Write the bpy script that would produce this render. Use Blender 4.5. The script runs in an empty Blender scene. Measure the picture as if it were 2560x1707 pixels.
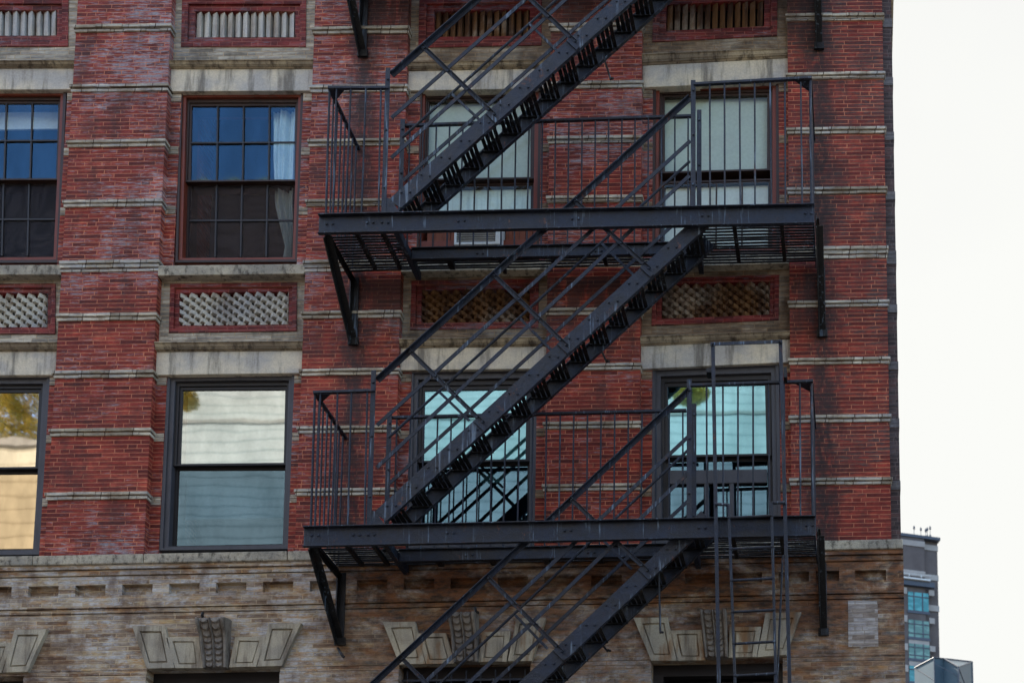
import bpy, math, random
from mathutils import Vector, Matrix
R = math.radians
rnd = random.Random(7)
scene = bpy.context.scene
COL = scene.collection

# ------------------------------------------------------------------ camera
F, XP, YP = 3570., 2153.7075, 2550.537          # focal length and principal point in pixels of the 2560 wide photograph
ALPHA, ROLL, D, CZ = math.atan(.1259), -0.014, 16., 1.6
cam_d = bpy.data.cameras.new('camera'); cam = bpy.data.objects.new('camera', cam_d); COL.objects.link(cam)
cam.rotation_mode = 'QUATERNION'
cam.rotation_quaternion = (Matrix.Rotation(math.pi/2+ALPHA, 3, 'X') @ Matrix.Rotation(ROLL, 3, 'Z')).to_quaternion()
cam.location = (0, -D, CZ)
cam_d.sensor_width = 36; cam_d.lens = F/2560*36
cam_d.shift_x = -(XP-1280)/2560; cam_d.shift_y = (YP-853.5)/2560
cam_d.clip_start = .1; cam_d.clip_end = 5000
cam_d.dof.use_dof = True; cam_d.dof.focus_distance = 17.0; cam_d.dof.aperture_fstop = 2.8
scene.camera = cam
# ------------------------------------------------------------------ light
SUN_EL, SUN_AZ = 46., -50.                      # azimuth from +Y towards +X
w = bpy.data.worlds.new('World'); scene.world = w; w.use_nodes = True
nt = w.node_tree; bg = nt.nodes['Background']
sky = nt.nodes.new('ShaderNodeTexSky'); sky.sky_type = 'NISHITA'; sky.sun_disc = False
sky.sun_elevation = R(SUN_EL); sky.sun_rotation = R(SUN_AZ); sky.dust_density = 1.6; sky.air_density = 1.0; sky.ozone_density = 1.4
bg.inputs['Strength'].default_value = .15
tc_ = nt.nodes.new('ShaderNodeTexCoord'); sx_ = nt.nodes.new('ShaderNodeSeparateXYZ'); nt.links.new(tc_.outputs['Generated'], sx_.inputs[0])
cn = nt.nodes.new('ShaderNodeTexNoise'); cn.inputs['Scale'].default_value = 1.6; cn.inputs['Detail'].default_value = 5; nt.links.new(tc_.outputs['Generated'], cn.inputs['Vector'])
cc_ = nt.nodes.new('ShaderNodeValToRGB'); cc_.color_ramp.elements[0].position = .3; cc_.color_ramp.elements[0].color = (1.50, 1.505, 1.51, 1); cc_.color_ramp.elements[1].position = .62; cc_.color_ramp.elements[1].color = (1.70, 1.71, 1.655, 1)
nt.links.new(cn.outputs[0], cc_.inputs[0])
mr_ = nt.nodes.new('ShaderNodeMapRange'); mr_.interpolation_type = 'SMOOTHSTEP'; nt.links.new(sx_.outputs[1], mr_.inputs[0]); mr_.inputs[1].default_value = -.38; mr_.inputs[2].default_value = .30
mx_ = nt.nodes.new('ShaderNodeMix'); mx_.data_type = 'RGBA'; nt.links.new(mr_.outputs[0], mx_.inputs[0]); nt.links.new(sky.outputs[0], mx_.inputs[6]); me_ = nt.nodes.new('ShaderNodeMapRange'); me_.interpolation_type = 'SMOOTHSTEP'; nt.links.new(sx_.outputs[2], me_.inputs[0]); me_.inputs[1].default_value = .71; me_.inputs[2].default_value = .90; me_.inputs[3].default_value = 1.; me_.inputs[4].default_value = 8.
vm_ = nt.nodes.new('ShaderNodeVectorMath'); vm_.operation = 'SCALE'; nt.links.new(cc_.outputs[0], vm_.inputs[0]); nt.links.new(me_.outputs[0], vm_.inputs['Scale'])  # cloud brightened overhead, out of view, added to light the front
wm_ = nt.nodes.new('ShaderNodeMix'); wm_.data_type = 'RGBA'; wm_.blend_type = 'MULTIPLY'; nt.links.new(mr_.outputs[0], wm_.inputs[0]); nt.links.new(vm_.outputs[0], wm_.inputs[6]); wm_.inputs[7].default_value = (1, 1, 1, 1)
zr_ = nt.nodes.new('ShaderNodeMapRange'); zr_.interpolation_type = 'SMOOTHSTEP'; nt.links.new(sx_.outputs[2], zr_.inputs[0]); zr_.inputs[1].default_value = .71; zr_.inputs[2].default_value = .9
nt.links.new(zr_.outputs[0], wm_.inputs[0]); wm_.inputs[7].default_value = (1.0, .90, .76, 1)
nt.links.new(wm_.outputs[2], mx_.inputs[7])
nt.links.new(mx_.outputs[2], bg.inputs['Color'])      # bright thin cloud bank behind the building, clear blue on the street side
sd = bpy.data.lights.new('sun', 'SUN'); sd.energy = 4.2; sd.angle = R(.5); sd.color = (1, .93, .82)
so = bpy.data.objects.new('sun', sd); COL.objects.link(so)
e, a = R(SUN_EL), R(SUN_AZ)
so.rotation_mode = 'QUATERNION'
so.rotation_quaternion = Vector((math.sin(a)*math.cos(e), math.cos(a)*math.cos(e), math.sin(e))).to_track_quat('Z', 'Y')
scene.view_settings.view_transform = 'Standard'; scene.view_settings.look = 'None'
scene.view_settings.exposure = 1.92; scene.view_settings.gamma = 1
scene.render.engine = 'CYCLES'
scene.cycles.max_bounces = 6; scene.cycles.transparent_max_bounces = 8

# ------------------------------------------------------------------ measuring: pixel of the photograph -> (x, z) on the vertical plane at depth Y
def W(px, py, Y=0.):
    a_ = (px-XP)/F; b_ = -(py-YP)/F
    cr, sr = math.cos(ROLL), math.sin(ROLL)
    x = a_*cr-b_*sr; y = a_*sr+b_*cr
    ca, sa = math.cos(math.pi/2+ALPHA), math.sin(math.pi/2+ALPHA)
    dx, dy, dz = x, y*ca+sa, y*sa-ca
    t = (Y+D)/dy
    return dx*t, CZ+dz*t
def Q(pts, Y=0.): return [W(p[0], p[1], Y) for p in pts]

# ------------------------------------------------------------------ materials
class NB:
    def __init__(s, name):
        s.m = bpy.data.materials.new(name); s.m.use_nodes = True; s.t = s.m.node_tree
        s.b = s.t.nodes['Principled BSDF']; s.out = s.t.nodes['Material Output']
    def n(s, typ, **kw):
        nd = s.t.nodes.new('ShaderNode'+typ)
        for k, v in kw.items(): setattr(nd, k, v)
        return nd
    def set(s, inp, v):
        if isinstance(v, bpy.types.NodeSocket): s.t.links.new(v, inp)
        elif isinstance(v, (tuple, list)) and inp.type == 'RGBA' and len(v) == 3: inp.default_value = (*v, 1)
        else: inp.default_value = v
    def math(s, op, a_, b_=None, c_=None):
        nd = s.n('Math', operation=op)
        for i, v in enumerate((a_, b_, c_)):
            if v is not None: s.set(nd.inputs[i], v)
        return nd.outputs[0]
    def pos(s):
        g = s.n('NewGeometry'); sp = s.n('SeparateXYZ'); s.set(sp.inputs[0], g.outputs['Position']); return g.outputs['Position'], sp.outputs
    def vec(s, x, y, z):
        c = s.n('CombineXYZ'); s.set(c.inputs[0], x); s.set(c.inputs[1], y); s.set(c.inputs[2], z); return c.outputs[0]
    def scaled(s, v, sc):
        m = s.n('VectorMath', operation='MULTIPLY'); s.set(m.inputs[0], v); m.inputs[1].default_value = sc; return m.outputs[0]
    def noise(s, v, scale=1., detail=4., rough=.6, dist=0., out=0):
        nd = s.n('TexNoise'); s.set(nd.inputs['Vector'], v); nd.inputs['Scale'].default_value = scale
        nd.inputs['Detail'].default_value = detail; nd.inputs['Roughness'].default_value = rough; nd.inputs['Distortion'].default_value = dist
        return nd.outputs[out]
    def mr(s, v, a0, a1, b0=0., b1=1., smooth=True):
        nd = s.n('MapRange', interpolation_type='SMOOTHSTEP' if smooth else 'LINEAR'); s.set(nd.inputs[0], v)
        for i, q in enumerate((a0, a1, b0, b1)): s.set(nd.inputs[i+1], q)
        return nd.outputs[0]
    def ramp(s, v, stops, interp='LINEAR'):
        nd = s.n('ValToRGB'); s.set(nd.inputs[0], v); cr = nd.color_ramp; cr.interpolation = interp
        while len(cr.elements) < len(stops): cr.elements.new(.5)
        for el, (p, c) in zip(cr.elements, stops): el.position = p; el.color = (*c, 1)
        return nd.outputs[0]
    def mix(s, f, a_, b_, mode='MIX'):
        nd = s.n('Mix', data_type='RGBA', blend_type=mode); s.set(nd.inputs[0], f); s.set(nd.inputs[6], a_); s.set(nd.inputs[7], b_); return nd.outputs[2]
    def bump(s, h, strength=.5, dist=.01):
        nd = s.n('Bump'); nd.inputs['Strength'].default_value = strength; nd.inputs['Distance'].default_value = dist
        s.set(nd.inputs['Height'], h); s.t.links.new(nd.outputs[0], s.b.inputs['Normal']); return nd.outputs[0]
    def done(s, col, rough=.8, spec=.3, metal=0.):
        s.set(s.b.inputs['Base Color'], col); s.set(s.b.inputs['Roughness'], rough); s.set(s.b.inputs['Specular IOR Level'], spec)
        s.b.inputs['Metallic'].default_value = metal
        return s.m

def brick_mat(name, h, wd, z0, stops, mortar, patch, patch_lo, patch_hi, dark=(.03, .02, .018), soot=.35, mt=.008, rust=None, gr_rust=False, offs=0., patch_left=None, psz=(5.5, 5.5, 46), stz=34):
    n = NB(name); p, (X, Y, Z) = n.pos()
    wob = n.noise(n.scaled(p, (5, 5, 9)), 1., 3, .6)
    zz = n.math('ADD', n.math('SUBTRACT', Z, z0), n.math('MULTIPLY', n.math('SUBTRACT', wob, .5), .007))
    xx = n.math('ADD', n.math('ADD', X, n.math('MULTIPLY', Y, .9)), n.math('MULTIPLY', n.math('SUBTRACT', wob, .5), .02))
    rv = n.math('DIVIDE', zz, h); row = n.math('FLOOR', rv); fv = n.math('FRACT', rv)
    wn = n.n('TexWhiteNoise', noise_dimensions='1D'); n.set(wn.inputs['W'], row)
    u = n.math('ADD', n.math('DIVIDE', xx, wd), n.math('ADD', n.math('MULTIPLY', n.math('MODULO', row, 2.), .5), n.math('MULTIPLY', wn.outputs[0], .16)))
    # some stretchers are broken by a header
    colu = n.math('FLOOR', u); fu = n.math('FRACT', u)
    wn2 = n.n('TexWhiteNoise', noise_dimensions='2D'); n.set(wn2.inputs['Vector'], n.vec(colu, row, 0.))
    split = n.math('GREATER_THAN', wn2.outputs[0], .8)
    d1 = n.math('MULTIPLY', n.math('MINIMUM', fu, n.math('SUBTRACT', 1., fu)), wd)
    d2 = n.math('MULTIPLY', n.math('ABSOLUTE', n.math('SUBTRACT', fu, .34)), wd)
    d2 = n.math('ADD', d2, n.math('MULTIPLY', n.math('SUBTRACT', 1., split), 9.))
    dx = n.math('MINIMUM', d1, d2)
    dz = n.math('MULTIPLY', n.math('MINIMUM', fv, n.math('SUBTRACT', 1., fv)), h)
    d = n.math('MINIMUM', dx, dz)
    mort = n.mr(d, mt*.28, mt*.75, 1., 0.)
    half = n.math('MULTIPLY', n.math('GREATER_THAN', fu, .34), split)
    wn3 = n.n('TexWhiteNoise', noise_dimensions='3D'); n.set(wn3.inputs['Vector'], n.vec(colu, row, n.math('ADD', half, offs)))
    base = n.ramp(wn3.outputs[0], stops)
    streak = n.noise(n.scaled(p, (4, 4, stz)), 1., 6, .7)
    base = n.mix(n.mr(streak, .38, .62, 0., .8), base, n.mix(1., base, (.38, .35, .36), 'MULTIPLY'))
    fine = n.noise(n.scaled(p, (26, 26, 90)), 1., 4, .65)
    big = n.noise(n.scaled(p, (.55, .55, .8)), 1., 3, .6)
    ps = n.noise(n.scaled(p, psz), 1., 6, .75)
    pa = n.math('ADD', n.math('MULTIPLY', ps, .62), n.math('MULTIPLY', big, .38))
    if patch_left is not None: pa = n.math('ADD', pa, n.math('ADD', n.mr(Z, 10., 15., -.018, .022), n.mr(X, -3., 0., 0., .03)))
    pa = n.math('ADD', pa, n.math('MULTIPLY', n.math('SUBTRACT', wn3.outputs[0], .5), .045))
    if patch_left is not None:       # the left of the front is more washed out than the right
        pcol = n.mix(n.mr(X, -3.4, -.2), patch_left, patch)
        pcol = n.mix(n.mr(fine, .3, .7, 0., .6), pcol, n.mix(1., pcol, (.5, .5, .5), 'MULTIPLY'))
    else:
        pcol = n.mix(n.mr(fine, .3, .7, 0., .6), patch, n.mix(1., patch, (.55, .52, .5), 'MULTIPLY'))
    base = n.mix(n.mr(pa, patch_lo, patch_hi, 0., .85), base, pcol)
    colr = n.mix(n.math('MULTIPLY', mort, n.mr(n.noise(n.scaled(p, (5, 5, 5)), 1., 4, .6), .34, .56, .5, 1.)), base, mortar)
    colr = n.mix(n.mr(fine, .25, .75, 0., .35), colr, n.mix(1., colr, (.6, .58, .56), 'MULTIPLY'))
    sn = n.noise(n.scaled(p, (2.2, 2.2, 1.3)), 1., 7, .7)
    colr = n.mix(n.mr(sn, .48, .66, 0., soot), colr, dark)
    if patch_left is not None:
        hi = n.noise(n.scaled(p, (2.8, 2.8, 2.2)), 1., 5, .7, 0.); colr = n.mix(n.mr(hi, .5, .66, 0., .8), colr, n.mix(1., colr, (1.55, 1.7, 1.6), 'MULTIPLY'))
        # shade below the landings painted in with rusty grime, as streaks down the wall
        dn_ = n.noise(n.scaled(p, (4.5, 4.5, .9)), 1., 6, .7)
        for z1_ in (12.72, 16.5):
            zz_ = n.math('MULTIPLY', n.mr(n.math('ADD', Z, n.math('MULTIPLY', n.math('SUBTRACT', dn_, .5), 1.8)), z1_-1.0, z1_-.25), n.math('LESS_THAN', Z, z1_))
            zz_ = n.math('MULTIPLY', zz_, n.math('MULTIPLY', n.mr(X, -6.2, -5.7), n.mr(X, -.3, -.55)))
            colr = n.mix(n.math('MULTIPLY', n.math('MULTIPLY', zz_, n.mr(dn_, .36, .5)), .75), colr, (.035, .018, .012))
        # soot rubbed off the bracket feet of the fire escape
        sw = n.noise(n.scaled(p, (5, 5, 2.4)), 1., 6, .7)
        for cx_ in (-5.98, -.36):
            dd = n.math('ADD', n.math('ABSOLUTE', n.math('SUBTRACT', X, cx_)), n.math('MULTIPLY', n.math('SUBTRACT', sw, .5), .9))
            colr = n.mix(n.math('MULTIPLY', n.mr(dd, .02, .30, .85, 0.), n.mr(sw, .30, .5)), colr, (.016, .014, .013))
    if gr_rust:
        gn = n.noise(n.scaled(p, (1.5, 1.5, 1.1)), 1., 6, .7)
        zm_ = n.math('MULTIPLY', n.mr(X, -5.6, -5.2), n.mr(gn, .36, .56, .35, 1.)); colr = n.mix(n.math('MULTIPLY', zm_, .75), colr, n.mix(1., colr, (.42, .27, .155), 'MULTIPLY'))
    if rust:
        og = n.noise(n.scaled(p, (2.4, 2.4, 9.)), 1., 5, .7); colr = n.mix(n.mr(og, .50, .66, 0., .75), colr, n.mix(1., colr, (1.0, .66, .34), 'MULTIPLY'))
        br = n.noise(n.scaled(p, (.9, .9, 5.)), 1., 5, .7); colr = n.mix(n.mr(br, .46, .66, 0., .8), colr, n.mix(1., colr, (.50, .40, .34), 'MULTIPLY'))
        rn = n.noise(n.scaled(p, (1.6, 1.6, 2.6)), 1., 6, .68, .4)
        zone = n.math('MULTIPLY', n.mr(X, -6.6, -5.6), n.mr(Z, 7.2, 8.9, .45, 1.))
        rm = n.math('MULTIPLY', n.mr(rn, .32, .54), zone)
        colr = n.mix(n.math('MULTIPLY', rm, .92), colr, n.mix(n.mr(streak, .35, .65), rust[0], rust[1]))
    hgt = n.math('ADD', n.math('MULTIPLY', mort, -1.), n.math('MULTIPLY', fine, .55))
    n.bump(hgt, .55, .006)
    return n.done(colr, n.mr(fine, .3, .7, .62, .9), .35)

C = {}
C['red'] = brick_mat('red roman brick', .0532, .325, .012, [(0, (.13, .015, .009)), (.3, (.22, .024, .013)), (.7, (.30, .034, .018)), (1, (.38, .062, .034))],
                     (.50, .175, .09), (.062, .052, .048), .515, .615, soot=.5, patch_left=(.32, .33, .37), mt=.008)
C['panelred'] = brick_mat('red trim brick', .062, .24, 0, [(0, (.11, .015, .013)), (.5, (.22, .026, .021)), (1, (.30, .05, .04))], (.30, .10, .07), (.20, .19, .23), .52, .64, soot=.6)
C['grey'] = brick_mat('grey buff brick', .0532, .30, .012, [(0, (.30, .27, .205)), (.4, (.42, .39, .31)), (.75, (.54, .49, .38)), (1, (.66, .60, .46))],
                      (.42, .31, .18), (.20, .22, .235), .5, .66, soot=.6, dark=(.06, .05, .038), gr_rust=True)
C['tan'] = brick_mat('weathered tan brick', .0535, .36, .02, [(0, (.26, .17, .10)), (.25, (.40, .31, .21)), (.65, (.48, .41, .31)), (.88, (.54, .40, .20)), (1, (.66, .61, .52))],
                     (.52, .41, .26), (.56, .57, .57), .46, .58, soot=.7, dark=(.11, .062, .04), rust=((.20, .068, .016), (.022, .013, .009)), mt=.0095, psz=(6, 6, 11), stz=13)
C['quoin'] = brick_mat('dull end quoin brick', .0532, .2, .012, [(0, (.11, .105, .11)), (.5, (.15, .145, .15)), (1, (.19, .18, .18))], (.10, .09, .08), (.2, .2, .22), .5, .65, soot=.5, mt=.005)
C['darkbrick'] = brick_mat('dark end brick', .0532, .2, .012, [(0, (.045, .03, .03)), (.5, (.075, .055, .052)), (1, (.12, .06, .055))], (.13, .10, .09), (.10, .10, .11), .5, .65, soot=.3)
C['paleblock'] = brick_mat('pale patched brick', .0532, .26, .02, [(0, (.30, .24, .19)), (.5, (.46, .42, .38)), (1, (.6, .58, .55))], (.3, .24, .18), (.42, .40, .42), .5, .66, soot=.25)

def stone_mat(name, c0, c1, dark, drip=.5, bs=.5, streaks=(7, 7, .9), rust=0., rust2=False):
    n = NB(name); p, (X, Y, Z) = n.pos()
    a_ = n.noise(n.scaled(p, (1.6, 1.6, 2.2)), 1., 5, .6)
    f_ = n.noise(p, 60., 4, .7)
    d_ = n.noise(n.scaled(p, streaks), 1., 6, .65)
    c = n.mix(n.mr(a_, .38, .62), c0, c1)
    c = n.mix(n.mr(d_, .46, .68, 0., drip), c, dark)
    c = n.mix(n.mr(f_, .35, .65, 0., .45), c, n.mix(1., c, (.62, .6, .58), 'MULTIPLY'))
    if rust2:
        c = n.mix(n.math('MULTIPLY', n.mr(X, -5.6, -5.2), n.mr(a_, .3, .5, .6, 1.)), c, n.mix(n.mr(d_, .4, .6), (.17, .085, .032), (.06, .03, .017)))
    if rust:
        rr = n.noise(n.scaled(p, (5, 5, 1.2)), 1., 5, .6)
        c = n.mix(n.math('MULTIPLY', n.mr(rr, .52, .64), n.math('MULTIPLY', n.mr(X, -6.4, -5.7), rust)), c, (.2, .09, .025))
    n.bump(n.math('ADD', f_, n.noise(p, 9., 4, .6)), bs, .006)
    return n.done(c, .88, .25)
C['stone'] = stone_mat('limestone lintel', (.66, .59, .45), (.45, .43, .39), (.17, .155, .13), .9)
C['vouss'] = stone_mat('arch stone', (.47, .42, .31), (.33, .30, .24), (.14, .11, .08), .85, .35, rust=.7)
C['mould'] = stone_mat('moulding stone', (.44, .37, .25), (.22, .18, .13), (.06, .045, .032), .9, .6, (12, 12, 2.))
C['ledge'] = stone_mat('rough ledge stone', (.50, .45, .34), (.30, .28, .23), (.08, .07, .055), .9, 1.6, (14, 14, 9.))
C['string'] = brick_mat('buff string course brick', .4, .33, .1, [(0, (.36, .31, .22)), (.5, (.56, .50, .37)), (1, (.76, .70, .55))], (.06, .04, .025), (.36, .38, .39), .46, .60, soot=.65, dark=(.13, .08, .04), mt=.011)
C['carved'] = stone_mat('carved stone', (.25, .22, .18), (.17, .15, .13), (.06, .045, .035), .75, 1., (11, 11, 5.))
C['relief'] = stone_mat('relief brick', (.58, .56, .48), (.42, .42, .41), (.19, .12, .06), .6, .5, (7, 7, .9), rust2=True)

def iron_mat(name, base=(.0055, .0074, .0125), rusty=.85, var=(.012, .018, .034)):
    n = NB(name); p, (X, Y, Z) = n.pos()
    f_ = n.noise(p, 45., 5, .7); g_ = n.noise(p, 3.2, 7, .72); h_ = n.noise(p, 14., 5, .7)
    c = n.mix(n.mr(g_, .38, .62), base, var)
    c = n.mix(n.mr(h_, .5, .7, 0., .6), c, tuple(v*.45 for v in base))
    dr = n.noise(n.scaled(p, (30, 30, 1.6)), 1., 5, .65); ar = n.noise(n.scaled(p, (2.4, 2.4, 1.3)), 1., 3, .5)
    m_ = n.math('MULTIPLY', n.mr(dr, .55, .68), n.mr(ar, .46, .54))
    c = n.mix(n.math('MULTIPLY', m_, .8), c, n.mix(h_, (.07, .15, .27), (.20, .22, .22)))
    rs = n.noise(n.scaled(p, (7, 7, 5)), 1., 7, .75)
    c = n.mix(n.mr(rs, .595, .68, 0., rusty), c, n.mix(n.mr(f_, .4, .6), (.13, .045, .018), (.05, .02, .012)))
    n.bump(n.math('ADD', n.math('MULTIPLY', f_, .5), n.math('ADD', h_, n.noise(p, 5., 4, .6))), .8, .012)
    return n.done(c, n.mr(g_, .3, .7, .40, .66), .4)
C['iron'] = iron_mat('blue black painted iron')
C['irondark'] = iron_mat('sooty black iron', (.0035, .0036, .004), .15, (.006, .006, .007))

def paint_mat(name, c, rough=.5, wear=(.1, .05, .03), amt=.3, sc=(9, 9, 2)):
    n = NB(name); p, _ = n.pos()
    g_ = n.noise(n.scaled(p, sc), 1., 5, .65)
    cc = n.mix(n.mr(g_, .45, .7, 0., amt), c, wear)
    cc = n.mix(n.mr(n.noise(p, 30., 4, .6), .3, .7, 0., .25), cc, n.mix(1., cc, (.6, .6, .6), 'MULTIPLY'))
    n.bump(n.noise(p, 26., 4, .6), .2, .004)
    return n.done(cc, rough, .4)
C['redpaint'] = paint_mat('red brown painted wood', (.17, .034, .016), .5, (.05, .02, .013), .5)
C['brownpaint'] = paint_mat('dark brown painted wood', (.035, .017, .012), .5, (.015, .01, .008), .5)
C['greypaint'] = paint_mat('dark grey painted frame', (.062, .062, .07), .55, (.035, .033, .036), .5)
C['blackpaint'] = paint_mat('black painted sash', (.014, .013, .014), .5, (.03, .02, .016), .3)
C['wood'] = paint_mat('stained wooden boards', (.19, .045, .012), .6, (.06, .016, .008), .8, (40, 40, 1.5))
C['white'] = paint_mat('white metal', (.62, .66, .66), .5, (.35, .3, .22), .25)
C['blind_g'] = paint_mat('pale green roller blind', (.50, .54, .47), .8, (.46, .47, .44), .8, (.8, .8, .9))
C['blind_w'] = paint_mat('white window blind', (.72, .74, .70), .8, (.6, .62, .6), .6, (3, 3, 2))
C['curtain'] = paint_mat('pale curtain cloth', (.74, .84, .82), .9, (.42, .52, .54), .6, (14, 14, .8))
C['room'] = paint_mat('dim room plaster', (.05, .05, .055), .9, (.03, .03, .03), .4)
C['painted_depth'] = paint_mat('painted dark depth', (.02, .019, .02), .9, (.01, .01, .01), .4)
C['asphalt'] = paint_mat('asphalt', (.05, .05, .052), .9, (.035, .035, .036), .6, (1, 1, 1))
C['concrete'] = paint_mat('pavement concrete', (.2, .19, .18), .9, (.24, .23, .21), .6, (1, 1, 1))
C['roof'] = paint_mat('roof felt', (.09, .09, .09), .9, (.06, .06, .06), .5)

def glass_mat(name, refl, tint, thru, wav=.13, sc=(.9, .9, 1.3)):
    wav = wav*.2
    n = NB(name); p, _ = n.pos(); n.t.nodes.remove(n.b)
    nz = n.math('ADD', n.noise(n.scaled(p, sc), 1., 2, .45), n.math('MULTIPLY', n.noise(n.scaled(p, (7, 7, 3)), 1., 2, .5), .05))
    bp = n.n('Bump'); bp.inputs['Strength'].default_value = wav; bp.inputs['Distance'].default_value = .02; n.set(bp.inputs['Height'], nz)
    gl = n.n('BsdfGlossy'); gl.inputs['Roughness'].default_value = .022; n.set(gl.inputs['Color'], n.mix(n.mr(n.noise(n.scaled(p, (3.2, 3.2, 1.2)), 1., 5, .65), .38, .66, 0., .55), tuple(tint), tuple(v*.62 for v in tint))); n.t.links.new(bp.outputs[0], gl.inputs['Normal'])
    tr = n.n('BsdfTransparent'); tr.inputs['Color'].default_value = (*thru, 1)
    f_ = refl
    mx = n.n('MixShader'); n.set(mx.inputs[0], f_); n.t.links.new(tr.outputs[0], mx.inputs[1]); n.t.links.new(gl.outputs[0], mx.inputs[2])
    n.t.links.new(mx.outputs[0], n.out.inputs['Surface']); return n.m
C['g_blue'] = glass_mat('clear window glass', .11, (.33, .68, 1.), (.8, .88, .9))
C['g_scr'] = glass_mat('screened window glass', .022, (.8, .62, .62), (.9, .9, .9))
C['g_clear'] = glass_mat('plain window glass', .035, (.8, 1., 1.), (.9, .95, .92))
C['g_white'] = glass_mat('bright reflecting glass', .46, (.93, 1., 1.), (.75, .85, .8), .30)
C['g_tealdark'] = glass_mat('dusky teal glass', .36, (.24, .38, .50), (.22, .36, .42), .30)
C['g_cream'] = glass_mat('warm mirror glass', .66, (1., .97, .90), (.5, .5, .45), .35)
C['g_tan'] = glass_mat('amber shaded mirror glass', .62, (.72, .63, .50), (.4, .35, .28), .35)
C['g_teal'] = glass_mat('teal mirror glass', .60, (.33, .66, .82), (.45, .8, .8), .25)
C['g_tealmid'] = glass_mat('teal shaded glass', .48, (.20, .38, .54), (.3, .5, .55), .25)
C['g_dark'] = glass_mat('dark window glass', .05, (.7, .8, .9), (.3, .3, .3))

def screen_mat():
    n = NB('insect screen mesh'); p, (X, Y, Z) = n.pos()
    nz = n.noise(n.scaled(p, (1.8, 1.8, 1.5)), 1., 0., .5)
    wv = n.math('SINE', n.math('MULTIPLY', nz, 90.))
    c = n.mix(n.mr(wv, -1., 1.), (.014, .013, .015), (.036, .032, .036))
    n.done(c, .8, .2)
    tr = n.n('BsdfTransparent'); mx = n.n('MixShader'); mx.inputs[0].default_value = .48
    n.t.links.new(tr.outputs[0], mx.inputs[1]); n.t.links.new(n.b.outputs[0], mx.inputs[2]); n.t.links.new(mx.outputs[0], n.out.inputs['Surface'])
    return n.m
C['screen'] = screen_mat()

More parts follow.
